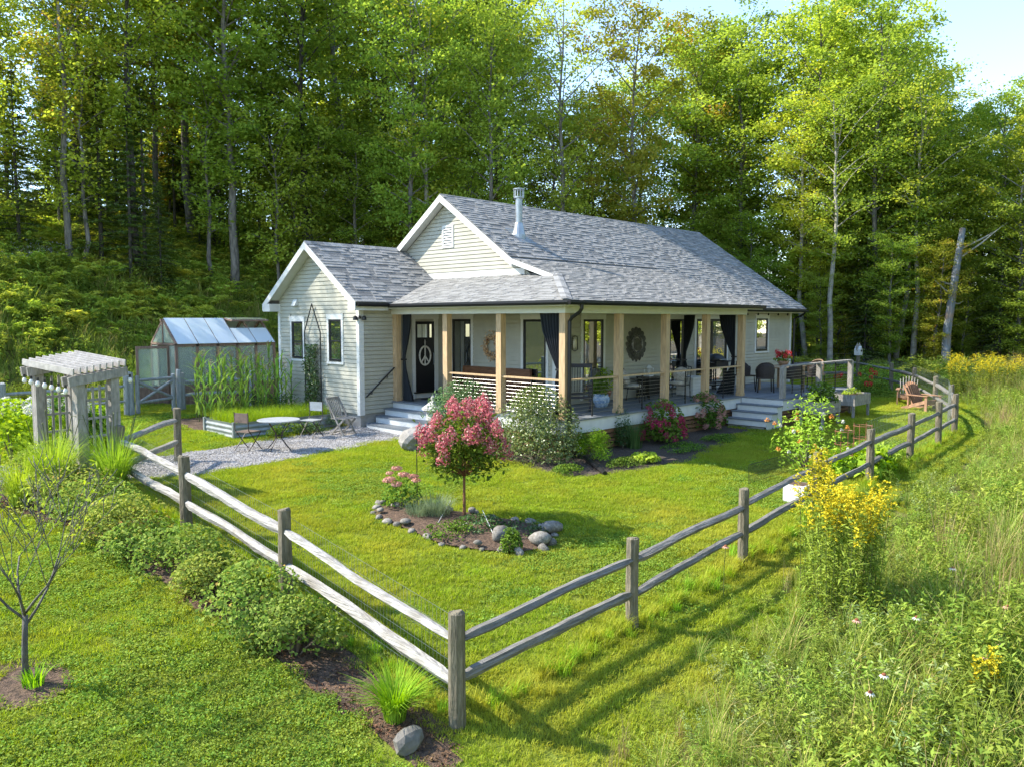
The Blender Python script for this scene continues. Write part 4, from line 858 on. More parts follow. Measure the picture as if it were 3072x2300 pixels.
# curtains tied to posts
cur_m = pmat('curtain_cloth', (.014, .018, .024), .75, .3, 3, stretch=(8, 8, .4))
def curtain(p0, dirv, label, w0=.55, tie=1.05, z0=2.4, side=1, wb=.45):
    d = Vector(dirv).normalized(); n = Vector((-d.y, d.x, 0)); r0 = root('porch_curtain', (p0[0], p0[1], 0), label, 'curtain'); m = MB(); vs = []; N = 48
    for z, w_, amp in ((z0, w0, .035), (2.0, w0*.86, .04), (1.6, w0*.55, .04), (1.25, w0*.25, .03), (tie, .09, .02), (.85, .14, .025), (.5, wb*.6, .04), (.1, wb*.95, .05), (.02, wb, .05)):
        for i in range(N+1):
            t = i/N; q = d*(t*w_)+n*(amp*math.sin(t*math.pi*2*6.5)+.0); vs.append((q.x, q.y, z))
    m.add(vs, [(j*(N+1)+i, j*(N+1)+i+1, (j+1)*(N+1)+i+1, (j+1)*(N+1)+i) for j in range(8) for i in range(N)]); part('cloth', m, cur_m, r0, smooth=True)
    part('tie_band', MB().bar(Vector((0, 0, tie))-d*.03, Vector((0, 0, tie))+d*.1, .11, .045, up=(0, 0, 1)), black, r0)
curtain((.2, 6.1), (0, -1, 0), 'dark curtain gathered at the post beside the front door', .36, 1.15, wb=.42)
curtain((.12, .24), (0, 1, 0), 'dark curtain sweeping down to the corner post by the downspout', .62, 1.12, wb=.12)
curtain((8.08, .24), (0, 1, 0), 'dark curtain tied at the last porch post by the deck steps', .55, 1.15, wb=.6)
curtain((8.08, 2.02), (0, -1, 0), 'dark curtain gathered against the wall beside the sliding door', .4, 1.0, wb=.12)
# wall decorations
wr = root('dried_wreath', (2.03, 4.4, 1.5), 'wreath of dried peach and cream hydrangeas on the porch wall', 'wreath')
cen = []
for k in range(340):
    a = random.random()*6.283; r = .27+random.gauss(0, .055); cen.append((-abs(random.gauss(.02, .04)), r*math.cos(a), r*1.05*math.sin(a)))
V, F = leaves(np.array(cen), rng.uniform(.05, .09, 340), rng.uniform(.045, .07, 340), rng.normal(size=(340, 3))+np.array([-1.2, 0, 0]))
link('petal_cluster', npmesh('petal_cluster', V, F), leafmat('dried_petal', (.52, .30, .14), (.62, .50, .38), .2, 0), wr, kind='stuff')
part('wreath_hoop', MB().tube([(.0, .27*math.cos(i*.2618), .285*math.sin(i*.2618)) for i in range(25)], .02, 5), brown_wood, wr)
pc = root('peace_sign', (1.13, 6.28, 1.22), 'round white wicker peace sign hanging on the black front door', 'door ornament'); pm = pmat('white_wicker', (.62, .59, .53), .8, .3, 30)
part('ring', MB().tube([(.27*.75*math.cos(i*.2618), -.01, .27*math.sin(i*.2618)) for i in range(25)], .026, 7), pm, pc)
for q in ((0, .27), (0, -.27), (-.14, -.2), (.14, -.2)): part('spoke', MB().tube([(0, -.01, 0), (q[0], -.01, q[1])], .02, 7), pm, pc)
part('hanging_loop', MB().tube([(0, -.01, .28), (-.02, -.01, .4), (0, -.01, .46), (.02, -.01, .4), (0, -.01, .28)], .008, 5), pm, pc)
md = root('wall_medallion', (5.61, 2.07, 1.54), 'large round dark metal flower medallion on the long porch wall', 'wall art'); mm = pmat('medallion_metal', (.09, .088, .08), .5, .35, 9, metal=.5, objv=.3)
pet = MB().blob((0, 0, 0), .1, 2, (1, .16, 1), jit=0, seed=6).mesh('petal')
for k in range(16): a = k*math.pi/8; link('petal', pet, mm, md, (.42*math.cos(a), 0, .42*math.sin(a)), 0, 1.05)
for k in range(16): a = (k+.5)*math.pi/8; link('petal', pet, mm, md, (.33*math.cos(a), -.025, .33*math.sin(a)), 0, .85)
ringm = pmat('medallion_ring', (.30, .29, .26), .55, .4, 18, metal=.4)
m = MB().tube([(.24*math.cos(i*.2618), -.035, .24*math.sin(i*.2618)) for i in range(25)], .05, 6, squash=.4); part('inner_ring', m, ringm, md)
ds = part('centre_disc', MB().lathe([(.02, .0), (.17, .0), (.18, .02), (.02, .03)], 20), mm, md); ds.rotation_euler = (R_(90), 0, 0); ds.location = (0, -.02, 0)
sc = root('wall_lantern', (2.75, 2.06, 1.62), 'black framed wall lantern near the corner of the long wall', 'lamp'); part('frame', MB().tube([(.0, -.06, .2), (.1, -.06, .18), (.11, -.06, -.16), (0, -.06, -.2), (-.11, -.06, -.16), (-.1, -.06, .18), (0, -.06, .2)], .012, 6), black, sc); part('lamp_glass', MB().blob((0, -.05, 0), .1, 2, (.95, .5, 1.6), jit=0, seed=3), pmat('frosted', (.6, .56, .45), .3), sc, smooth=True); part('bracket', MB().box(-.03, .03, -.05, .03, -.05, .05), black, sc)
dm = link('door_mat', MB().box(-.45, .45, -.28, .28, 0, .018).mesh('door_mat'), pmat('mat_fibre', (.03, .03, .03), .9, .3, 40, bump=.5), loc=(1.2, 5.75, .002), label='dark rectangular door mat in front of the black door', cat='mat')
# deck dining set
wick = pmat('dark_wicker', (.045, .035, .032), .6, .35, 40, bump=.5, bscale=90); wick2 = pmat('tan_wicker', (.30, .20, .12), .7, .3, 40, bump=.5, bscale=90); oak = pmat('table_oak', (.42, .29, .17), .55, .2, 6)
def wicker(loc, rz, label, mat, leg_m=black):
    r0 = root('wicker_chair', loc, label, 'chair', 'chairs around the deck table', rz)
    part('seat', MB().box(-.24, .26, -.25, .25, .42, .46), mat, r0)
    vs = []; 
    for z, r in ((.46, .27), (.66, .29), (.84, .29), (.92, .26)):
        for i in range(13): a = math.pi*.5+math.pi*i/12; hz = z if z < .8 else .58+(z-.58)*max(.25, math.sin((i/12)*math.pi))**.5; vs.append((r*math.cos(a)*.95, r*math.sin(a)*1.02, hz))
    part('backrest', MB().add(vs, [(j*13+i, j*13+i+1, (j+1)*13+i+1, (j+1)*13+i) for j in range(3) for i in range(12)]), mat, r0)
    part('rim', MB().tube([vs[39+i] for i in range(13)], .018, 6), mat, r0)
    for x in (-.2, .22):
        for y in (-.22, .22): part('leg', MB().bar((x*1.1, y*1.1, 0), (x, y, .42), .028), leg_m, r0)
    return r0
wicker((9.75, .1, 0), R_(35), 'dark wicker armchair at the near end of the deck table by the house wall', wick)
wicker((10.3, -.55, 0), R_(70), 'dark wicker armchair tucked under the deck table beside the railing', wick)
wicker((10.4, 1.15, 0), R_(-20), 'dark wicker armchair between the deck table and house wall', wick)
wicker((12.6, -.25, 0), R_(170), 'tan wicker armchair at the far end of the deck table', wick2)
wicker((11.6, -.6, 0), R_(95), 'dark wicker armchair in the middle of the table side along the railing', wick)
dt = root('deck_table', (11.2, .25, 0), 'square oak outdoor dining table on the grey deck', 'table')
for k in range(6): part('top_slat', MB().box(-.75, .75, -.5+k*.17, -.5+k*.17+.16, .72, .75), oak, dt)
for x in (-.68, .68):
    for y in (-.43, .43): part('leg', MB().bar((x, y, 0), (x, y, .72), .07), oak, dt)
part('apron', MB().box(-.68, .68, -.46, -.43, .62, .719).box(-.68, .68, .44, .47, .62, .719), oak, dt)
POTR = pot('planter_bowl', (11.5, .35, .752), [(.1, 0), (.18, .1), (.2, .16)], pmat('terracotta2', (.42, .27, .18), .8), 'bowl of bright red flowers on the deck table')
# ================================================================== vegetation
g_leaf = leafmat('leaf_garden', (.035, .075, .012), (.10, .16, .025), .3)
g_dark = leafmat('leaf_dark', (.018, .045, .010), (.06, .095, .022), .25, gloss=.04, rough=.4)
g_bright = leafmat('leaf_bright', (.10, .19, .015), (.20, .30, .03), .35)
g_rose = leafmat('leaf_rose', (.075, .125, .02), (.19, .22, .05), .32, c3=(.26, .15, .05), p3=.97)
g_lime = leafmat('leaf_lime', (.14, .22, .02), (.24, .32, .05), .35)
g_grey = leafmat('leaf_grey', (.08, .12, .06), (.18, .22, .13), .25)
g_corn = leafmat('leaf_corn', (.09, .17, .03), (.19, .28, .06), .35)
grass_l = leafmat('lawn_blade', (.105, .155, .013), (.22, .27, .03), .4, objv=.16, hue=.012, c3=(.24, .24, .06), p3=.9, dryc=(.42, .42, .06), dscale=.55)
clover = leafmat('clover_leaf', (.08, .135, .02), (.165, .22, .04), .35, objv=.1)
grass_m = leafmat('meadow_blade', (.10, .15, .02), (.20, .24, .06), .4, objv=.2, hue=.02, c3=(.30, .25, .10), p3=.86)
dry = leafmat('dry_stem', (.26, .20, .09), (.40, .32, .17), .25, objv=.2)
forb = leafmat('meadow_forb', (.085, .13, .02), (.18, .225, .04), .35, objv=.22, hue=.02)
silver = leafmat('silver_forb', (.11, .15, .05), (.20, .24, .10), .3, objv=.15)
fern_m = leafmat('fern_leaf', (.17, .23, .03), (.32, .35, .06), .4, objv=.25, hue=.03)
yellow = leafmat('goldenrod_flower', (.52, .42, .02), (.66, .54, .05), .25, 0, .0)
pink = leafmat('pink_bloom', (.42, .09, .12), (.56, .22, .23), .25, .05, .0, c3=(.60, .36, .32), p3=.85)
deep_pink = leafmat('deep_pink_bloom', (.36, .03, .09), (.52, .10, .16), .25, .04, 0)
pale_pink = leafmat('pale_pink_bloom', (.50, .24, .20), (.60, .38, .30), .25, .04, 0)
whitef = leafmat('white_bloom', (.60, .62, .50), (.74, .74, .68), .25, 0, 0)
redf = leafmat('red_bloom', (.50, .02, .03), (.65, .08, .08), .2, 0, 0)
stem_m = pmat('green_stem', (.09, .11, .03), .7, .2); twig = pmat('twig', (.13, .10, .07), .85, .3, 10, bump=.3)

def clumpy(n, rx, ry, h, K=14, sp=.33, shell=.55, z0=.12):
    """points in an uneven dome: clump centres near the surface, leaves gathered round them"""
    c = ball(K, 1, 1, shell); c[:, 2] = np.abs(c[:, 2]); k = rng.integers(0, K, n); p = c[k]+rng.normal(size=(n, 3))*sp*rng.uniform(.5, 1.1, K)[k][:, None]
    p[:, 2] = np.abs(p[:, 2]+.05); r = np.linalg.norm(p, axis=1); s = np.where(r > 1.18, 1.18/r, 1); p *= s[:, None]
    return p*np.array([rx, ry, h-z0])+np.array([0, 0, z0]), c*np.array([rx, ry, h-z0])*.75+np.array([0, 0, z0])
def shrub_parts(r0, rx, ry, h, n, L, W, mat, K=16, sp=.33, spread=.8, z0=.1, stems=8, out=.6, stem_mat=None):
    p, c = clumpy(n, rx, ry, h, K, sp, z0=z0); nrm = upn(n, spread)+out*(p-np.array([0, 0, h*.4]))/max(rx, h)
    V, F = leaves(p, rng.uniform(.7, 1.2, n)*L, rng.uniform(.7, 1.2, n)*W, nrm); fo_ = link('foliage', npmesh('foliage', V, F), mat, r0, kind='stuff')
    if stems:
        m = MB()
        for q in c[:stems]: m.tube([(q[0]*.08, q[1]*.08, -.05), (q[0]*.45, q[1]*.45, q[2]*.5), tuple(q)], [.016*h+.004, .010*h+.003, .003], 5)
        part('stem', m, stem_mat or twig, r0)
    return fo_
def shrub(name, loc, label, cat='shrub', group=None, rz=0, **kw):
    r0 = root(name, loc, label, cat, group, rz); shrub_parts(r0, **kw); return r0
def blooms(r0, pts, r, n, pl, mat, sq=1.0, up=.5, name='bloom'):
    """one child per flower head: a ball of small petals (shared mesh)"""
    p = ball(n, 1, sq, .6); V, F = leaves(p, pl*rng.uniform(.7, 1.2, n), pl*.85*rng.uniform(.7, 1.2, n), p+rng.normal(size=(n, 3))*.4+np.array([0, 0, up])); me = npmesh(name, V, F); me.materials.append(mat)
    for q in pts: link(name, me, mat, r0, q, random.random()*6, r*random.uniform(.8, 1.15))
# ---- rose hedge outside the left fence
RL = ['low rose bush with yellowing leaves beside the corner post', 'rose bush spilling over the lower rail near the corner', 'dense green rose bush in the middle of the fence row', 'rose bush with reddish shoots under the second post', 'rounded rose bush beyond the second post', 'rose bush with bare stems over mulch', 'broad leafy rose bush against the third post', 'tall rose bush beside the third fence post', 'spreading rose bush near the arbor end of the fence', 'rose bush at the turn of the fence by the gravel path']
RS = [(-9.1, -3.95, .5, .62), (-9.12, -3.1, .6, .7), (-9.2, -2.2, .5, .55), (-9.22, -1.45, .62, .66), (-9.3, -.55, .55, .55), (-9.35, .3, .6, .66), (-9.4, 1.2, .7, .72), (-9.5, 2.15, .75, .8), (-9.75, 3.1, .8, .82), (-9.2, 3.9, .7, .85)]
for (x, y, r, h), lb in zip(RS, RL): r *= 1.12; shrub('rose_bush', (x, y, gzf(x, y)), lb, 'shrub', 'rose bushes along the fence', rz=random.random()*6, rx=r*.78, ry=r*.95, h=h*.9, n=2300, L=.056, W=.038, mat=g_rose, K=18, sp=.3, stems=15)
def grass_clump(loc, h, n, r, label, mat, w=.011, lean=(.3, 1.1), name='ornamental_grass', plumes=0, group=None):
    r0 = root(name, loc, label, 'grass', group); a = rng.random(n)*6.283; rr = r*np.sqrt(rng.random(n)); b = np.stack([rr*np.cos(a), rr*np.sin(a), np.zeros(n)], 1)
    V, F, at_ = blades(b, h*rng.uniform(.6, 1.1, n), w, rng.uniform(*lean, n)*.8, a+rng.normal(size=n)*.5, 4); link('blades', npmesh('blades', V, F, at_), mat, r0, kind='stuff')
    for k in range(plumes):
        an = random.random()*6.28; q = r*.6; p0 = Vector((q*math.cos(an), q*math.sin(an), 0)); tp_ = Vector((.35*math.cos(an)*h, .35*math.sin(an)*h, h*random.uniform(1.0, 1.25)))
        part('plume', MB().tube([p0, p0.lerp(tp_, .5)+Vector((0, 0, .1)), tp_, tp_+Vector((.12*math.cos(an), .12*math.sin(an), -.02))], [.004, .003, .007, .003], 5), stem_m, r0)
    return r0
grass_clump(ongr(1185, 2165), .55, 420, .1, 'bright green fountain of daylily leaves by the corner post', g_bright, .014, (.4, 1.2), 'daylily')
grass_clump(ongr(160, 1500), 1.25, 620, .16, 'tall yellow green ornamental grass clump left of the arbor post', g_lime, .014, (.15, .8), plumes=6)
grass_clump(ongr(345, 1500)+Vector((0, 0, 0)), 1.25, 620, .16, 'tall yellow green ornamental grass clump beneath the arbor front post', g_lime, .014, (.15, .85), plumes=8)
grass_clump(ongr(60, 1520), .9, 380, .14, 'shorter ornamental grass clump at the end of the mulch bed', g_lime, .012, (.2, .8))
for k, (px_, lb, r, h, mt) in enumerate([((40, 1400), 'large leafy hydrangea bush with creamy heads at the garden edge', 1.0, 1.15, g_bright), ((150, 1345), 'hydrangea bush with creamy heads behind the arbor lattice', .9, 1.05, g_leaf), ((260, 1330), 'leafy green hydrangea bush under the arbor lattice', .7, .8, g_bright), ((-60, 1300), 'pale yellow green bush beside the garden fence', 1.1, 1.3, g_lime)]):
    p = ongr(max(px_[0], 2), px_[1]) if px_[0] > 0 else ongr(2, 1300)+Vector((-1, .8, 0))
    s_ = shrub('hydrangea_bush', p, lb, rx=r, ry=r, h=h, n=2300, L=.11, W=.075, mat=mt, K=18)
    if k < 2: blooms(s_, [Vector((random.uniform(-r, r)*.8, random.uniform(-r, r)*.8, h*random.uniform(.8, 1.05))) for _ in range(9)], .13, 120, .4, whitef)
yv = grass_clump(ongr(335, 1395)+Vector((.3, .2, .1)), .9, 40, .15, 'vine with bright yellow green leaves at the fence end post', g_lime, .05, (.3, .8), 'leaf_spray')
# ---- sapling at left
sp_ = ongr(76, 2048); sap = root('young_fruit_tree', sp_, 'young bare branched fruit tree with few leaves on the front lawn', 'tree')
m = MB(); tips = []
def limb(p, d, L, r, dep):
    q = Vector(p); pts = [q.copy()]; rs = [r]
    for i in range(4):
        d = (d+Vector((random.gauss(0, .10), random.gauss(0, .10), .06))).normalized(); q = q+d*(L/4); pts.append(q.copy()); rs.append(max(.0035, r*(1-.13*(i+1))))
    m.tube(pts, rs, 6); tips.extend(pts[2:])
    if dep < 3:
        for k in range(3 if dep < 2 else 2):
            a = random.random()*6.28; nd = (d+Vector((math.cos(a), math.sin(a), .25))*random.uniform(.4, .75)).normalized(); limb(pts[random.choice((2, 3, 4))], nd, L*random.uniform(.6, .85), rs[-1]*.72, dep+1)
m.tube([(0, 0, -.1), (.01, 0, .35), (.03, .01, .66)], [.034, .028, .026], 8)
for k in range(5): a = k*1.257+.3; limb((.03, .01, .56+.03*k), Vector((math.cos(a)*.75, math.sin(a)*.75, .8)).normalized(), .74, .014, 0)
part('trunk', m, bark, sap, smooth=True); tp_ = np.array([tuple(t) for t in tips]); hi = tp_[tp_[:, 2] > .95]; sel = hi[rng.integers(0, len(hi), 230)]+rng.normal(size=(230, 3))*.06
V, F = leaves(sel, rng.uniform(.05, .09, 230), rng.uniform(.018, .028, 230), upn(230, 1.0)); link('crown', npmesh('crown', V, F), g_lime, sap, kind='stuff')
patch('tree_mulch', [(sp_.x+.42*math.cos(a*.6283)*random.uniform(.85, 1.2), sp_.y+.5*math.sin(a*.6283)*random.uniform(.85, 1.2)) for a in range(10)], soil, .013, .07, label='ragged ring of brown mulch around the young tree', kind='structure')
grass_clump(sp_+Vector((.05, -.12, 0)), .2, 60, .1, 'small tuft of weeds at the foot of the young tree', g_bright, .02, (.3, .9), 'weed_tuft')
# ---- hydrangea tree in the stone ringed bed
ht = root('hydrangea_tree', fb0+Vector((0, 0, .06)), 'hydrangea grown as a small tree covered in deep pink panicles', 'tree')
m = MB().tube([(0, 0, -.1), (.01, .01, .35), (0, 0, .72)], [.03, .024, .022], 8)
hc = []
for k in range(38):
    a = k*2.4; el = random.uniform(-.4, 1.3); rr = random.uniform(.75, 1.05); d = Vector((math.cos(a)*math.cos(el), math.sin(a)*math.cos(el), math.sin(el)))
    q = Vector((0, 0, .95))+Vector((d.x*.72, d.y*.72, d.z*.62))*rr; hc.append(q); m.tube([(0, 0, .68), (q.x*.5, q.y*.5, .7+(q.z-.7)*.55), q], [.012, .008, .004], 5)
part('trunk', m, brown_wood, ht); n = 2400; pk = rng.integers(0, 38, n); cen = np.array([tuple(q) for q in hc])[pk]*rng.uniform(.55, 1.0, n)[:, None]+rng.normal(size=(n, 3))*.10; cen[:, 2] = np.clip(cen[:, 2]+.26, .45, 2.2)
V, F = leaves(cen, rng.uniform(.08, .12, n), rng.uniform(.04, .06, n), upn(n, .9)); link('crown', npmesh('crown', V, F), g_leaf, ht, kind='stuff')
p = ball(170, 1, 1, .3); p[:, 2] *= 1.35; p[:, :2] *= (1-.35*np.clip(p[:, 2:3], -1, 1.3)); V, F = leaves(p, .30*rng.uniform(.7, 1.3, 170), .26*rng.uniform(.7, 1.3, 170), p+rng.normal(size=(170, 3))*.6); pm_ = npmesh('panicle', V, F); pm_.materials.append(pink)
for q in hc:
    if q.z > .8 or random.random() < .5: link('panicle', pm_, pink, ht, q*1.06+Vector((random.gauss(0, .05), random.gauss(0, .05), .24+random.gauss(0, .05))), random.random()*6, random.uniform(.10, .15), kind='stuff')
sdm = root('sedum_plant', ongr(1205, 1525), 'sedum clump with flat pale pink flower heads in the stone ringed bed', 'plant'); shrub_parts(sdm, .3, .3, .5, 420, .075, .045, g_leaf, K=10)
blooms(sdm, [Vector((.3*math.cos(a), .3*math.sin(a), .5+random.uniform(-.06, .08)))*(.6+.4*random.random()) + Vector((0, 0, .12)) for a in np.arange(0, 6.28, .6)], .085, 90, .42, pale_pink, .4)
grass_clump(ongr(1310, 1555), .45, 520, .22, 'feathery blue green lavender clump left of the hydrangea tree', g_grey, .007, (.2, 1.0), 'lavender_clump')
grass_clump(ongr(1255, 1555), .36, 380, .2, 'fine grey green lavender clump near the sedum', g_grey, .007, (.2, 1.0), 'lavender_clump')
for px_, lb, mt in (((1430, 1590), 'dark low creeping plant under the hydrangea tree', g_dark), ((1560, 1610), 'dark mat of ground cover at the shaded end of the stone ringed bed', g_dark), ((1350, 1610), 'short green ground cover at the front of the stone ringed bed', g_leaf), ((1530, 1655), 'leafy sprig growing through the front stones', g_leaf)):
    shrub('ground_cover_plant', ongr(*px_), lb, 'plant', rx=.42 if 'sprig' not in lb else .16, ry=.36 if 'sprig' not in lb else .16, h=.2 if 'sprig' not in lb else .32, n=700, L=.05, W=.03, mat=mt, K=14, z0=.04, stems=0)
# ---- porch planting
shrub('round_shrub', ongr(1612, 1395)+Vector((.45, .45, 0)), 'big rounded dark glossy shrub at the porch corner', rx=.95, ry=.95, h=1.42, n=8500, L=.07, W=.038, mat=leafmat('leaf_shrub', (.045, .075, .018), (.15, .17, .055), .25, gloss=.04, rough=.4), K=46, sp=.22, z0=.06)
pi = shrub('mugo_pine', ongr(1385, 1330)+Vector((.2, .2, 0)), 'bushy blue green pine shrub below the porch rail', rx=1.05, ry=.8, h=1.3, n=4200, L=.13, W=.028, mat=leafmat('leaf_pine', (.045, .085, .035), (.12, .17, .07), .2), K=26, sp=.22, spread=1.3)
shrub('dwarf_pine', ongr(1790, 1392)+Vector((.25, .3, 0)), 'bright green rounded dwarf pine under the porch edge', rx=.45, ry=.42, h=.66, n=3200, L=.085, W=.012, mat=g_bright, K=16, sp=.25, out=1.2)
shrub('rhododendron', ongr(1730, 1370)+Vector((.35, .4, 0)), 'dark leafy shrub beside the downspout', rx=.4, ry=.4, h=.62, n=700, L=.1, W=.04, mat=g_dark, K=12)
up_ = shrub('arborvitae', ongr(1875, 1350)+Vector((.15, .2, 0)), 'narrow upright dark green conifer against the skirting', rx=.2, ry=.2, h=.95, n=1500, L=.06, W=.02, mat=g_dark, K=18, spread=1.2)
grass_clump(ongr(1915, 1350)+Vector((.1, .2, 0)), .75, 160, .2, 'loose upright dark stems beside the narrow conifer', g_dark, .014, (.1, .4), 'leaf_clump')
for px_, lb, mt, rr in (((2008, 1335), 'round hydrangea bush with deep pink heads against the porch', deep_pink, .62), ((2140, 1298), 'round hydrangea bush with faded dusty pink heads against the porch', pale_pink, .58)):
    h_ = shrub('hydrangea_bush', ongr(*px_)+Vector((.3, .45, 0)), lb, rx=rr, ry=rr*.9, h=.95, n=1500, L=.09, W=.06, mat=g_leaf, K=18)
    pts = []
    for k in range(64):
        a = random.random()*6.28; e = math.asin(random.uniform(-.1, 1)); pts.append(Vector((rr*1.04*math.cos(a)*math.cos(e), rr*.95*math.sin(a)*math.cos(e), .22+.76*math.sin(e))))
    blooms(h_, pts, .085, 80, .42, mt, 1.0)
shrub('heuchera', ongr(1935, 1385), 'low lime green heuchera at the lawn edge', 'plant', rx=.32, ry=.28, h=.2, n=420, L=.085, W=.07, mat=g_lime, K=10, z0=.05, stems=0)
for px_, lb, rr in (((1880, 1395), 'dark creeping ground cover between the heuchera and dwarf pine', .5), ((2050, 1350), 'green ground cover in front of the deep pink hydrangea', .65), ((2160, 1322), 'green ground cover in front of the dusty pink hydrangea', .6), ((1700, 1420), 'low ground cover in front of the big rounded shrub', .4)):
    shrub('ground_cover_plant', ongr(*px_), lb, 'plant', rx=rr, ry=rr*.6, h=.16, n=1000, L=.045, W=.03, mat=g_leaf, K=16, z0=.03, stems=0)
# vine on the trellis, wing bed plants
vn = root('climbing_vine', (-1.24, 8.52, gzf(-1.24, 8.52)), 'leafy vine climbing the lower half of the black trellis', 'vine'); n = 1700; z = rng.random(n)**1.25*2.15; wd_ = .36*(1-.25*z/2.1)
cen = np.stack([rng.normal(size=n)*.05-.02, (rng.random(n)-.5)*2*wd_+.08*np.sin(z*5), z], 1); V, F = leaves(cen, rng.uniform(.05, .085, n), rng.uniform(.035, .055, n), upn(n, .8)+np.array([-1.1, 0, 0])); link('foliage', npmesh('foliage', V, F), g_dark, vn, kind='stuff')
part('stem', MB().tube([(0, .1, -.05), (0, -.08, .7), (0, .12, 1.4), (0, 0, 2.0)], [.02, .015, .01, .005], 5), twig, vn)
for x, y, r, h, lb in ((-1.75, 7.6, .42, .5, 'dusky lavender bush right of the trellis'), (-1.9, 8.75, .5, .66, 'dark leafy bush at the foot of the trellis'), (-1.6, 6.95, .3, .34, 'small dark bush near the wooden folding chair'), (-2.2, 9.9, .6, .7, 'dark leafy squash plant beside the corn')): shrub('border_bush', (x, y, gzf(x, y)), lb, rx=r, ry=r, h=h, n=1300, L=.06, W=.03, mat=g_dark if h > .4 else g_grey, K=14)
for x, y, lb in ((-3.3, 6.35, 'low green plant in front of the steel raised bed'), (-2.5, 6.4, 'low dark plant between the bistro chair and steel bed')): shrub('ground_cover_plant', (x, y, gzf(x, y)), lb, 'plant', rx=.5, ry=.25, h=.3, n=700, L=.06, W=.04, mat=g_leaf if 'green' in lb else g_dark, K=12, z0=.04, stems=0)
n = 5200; b = np.stack([rng.uniform(.08, BL-.08, n), rng.uniform(.08, BW-.08, n), np.full(n, BH-.07)], 1); V, F, a_ = blades(b, rng.uniform(.18, .42, n), .007, rng.uniform(.1, .8, n), rng.random(n)*6.28, 3)
link('herb_bed_greens', npmesh('herb_bed_greens', V, F, a_), g_bright, loc=mb0, label='dense feathery bright green herbs filling the steel raised bed', cat='herbs', kind='stuff')
# corn / sorghum patch: every plant its own
cp_ = []
for v_ in range(4):
    m = MB(); h = random.uniform(1.45, 1.95); m.tube([(0, 0, -.05), (.01, 0, h*.5), (.02, .02, h)], [.014, .012, .004], 6); n = 11; zz = np.linspace(.2, h*.93, n)
    V, F, a_ = blades(np.stack([zz*0+.01, zz*0, zz], 1), rng.uniform(.5, .8, n), .058, rng.uniform(.75, 1.25, n), np.arange(n)*2.6+rng.normal(size=n)*.4, 5)
    r0 = root('corn_plant', (-4.6, 9.2, gzf(-4.6, 9.2)), 'tall corn plant with arching strap leaves in the garden patch', 'corn plant', 'corn plants in the patch behind the steel bed'); part('stalk', m, stem_m, r0); link('leaves', npmesh('leaves', V, F, a_), g_corn, r0)
    tn = 40; tz = np.stack([rng.normal(size=tn)*.04+.02, rng.normal(size=tn)*.04+.02, h+rng.random(tn)*.2], 1); V, F = leaves(tz, .05, .012, rng.normal(size=(tn, 3))); link('tassel', npmesh('tassel', V, F), dry, r0, kind='stuff'); cp_.append(r0)
k = 0
for i in range(9):
    for j in range(4):
        x = -3.95+i*.29+random.uniform(-.12, .12); y = 9.0+j*.42+random.uniform(-.1, .1); L_ = (x, y, gzf(x, y))
        if k < 4: cp_[k].location = L_; cp_[k].rotation_euler[2] = random.random()*6
        else: copy_tree(cp_[random.randrange(4)], L_, random.random()*6, random.uniform(.8, 1.08))
        k += 1
# side garden
tm = shrub('tomato_plant', ongr(2450, 1420)+Vector((.2, .3, 0)), 'sprawling yellow green tomato plants in the side garden by the fence', 'plant', rx=.8, ry=.65, h=1.5, n=1000, L=.10, W=.045, mat=g_lime, K=20, sp=.3); blooms(tm, [Vector((random.uniform(-.8, .8), random.uniform(-.7, .7), random.uniform(.4, 1.3))) for _ in range(12)], .045, 26, .8, leafmat('orange_bloom', (.6, .20, .04), (.7, .35, .12), .2, 0, 0)); blooms(tm, [Vector((random.uniform(-.8, .8), random.uniform(-.7, .7), random.uniform(.3, 1.2))) for _ in range(14)], .04, 26, .8, whitef)
shrub('squash_plant', ongr(2600, 1425)+Vector((.1, .2, 0)), 'low broad leaved squash plant behind the fence rail', 'plant', rx=.9, ry=.6, h=.55, n=800, L=.17, W=.14, mat=g_bright, K=14)
shrub('pepper_plant', ongr(2690, 1400)+Vector((.2, .5, 0)), 'pale green leafy vegetable row by the far fence posts', 'plant', rx=.9, ry=.5, h=.4, n=700, L=.12, W=.08, mat=g_lime, K=14)
def child_foliage(r0, c, rx, ry, h, n, L, W, mat, label, name, cat='plant'):
    o_ = shrub(name, Vector(c), label, cat, rx=rx, ry=ry, h=h, n=n, L=L, W=W, mat=mat, K=10, z0=.02, stems=4); return o_
rm = lambda r0, p: r0.location+Matrix.Rotation(r0.rotation_euler[2], 3, 'Z')@Vector(p)
child_foliage(rp1, rm(rp1, (.57, .35, .68)), .5, .4, .5, 600, .12, .06, g_leaf, 'leafy vegetables growing in the raised planter beside the deck steps', 'vegetable_plant')
child_foliage(rp2, rm(rp2, (.62, .32, .68)), .4, .22, .2, 200, .08, .04, g_lime, 'sparse seedlings in the raised planter near the deck rail', 'seedlings')
child_foliage(POTB, (2.75, 1.1, .3), .28, .28, .42, 260, .11, .05, g_leaf, 'trailing greenery in the wide china pot', 'pot_plant'); child_foliage(POTT, (3.45, 1.55, .33), .3, .3, .55, 300, .12, .05, g_lime, 'yellow green foliage in the terracotta pot', 'pot_plant')
pr = child_foliage(POTR, (11.5, .35, .88), .28, .28, .26, 220, .07, .05, g_leaf, 'red geranium on the deck table', 'geranium'); blooms(pr, [Vector((random.uniform(-.24, .24), random.uniform(-.24, .24), random.uniform(.16, .34))) for _ in range(16)], .075, 40, .6, redf)
orc = root('orchid_plant', (.78, .72, .32), 'tall pale orchid spike rising from the china pot', 'plant'); part('stem', MB().tube([(0, 0, -.02), (.02, 0, .35), (.05, .05, .7), (.12, .1, .82)], .006, 5), stem_m, orc)
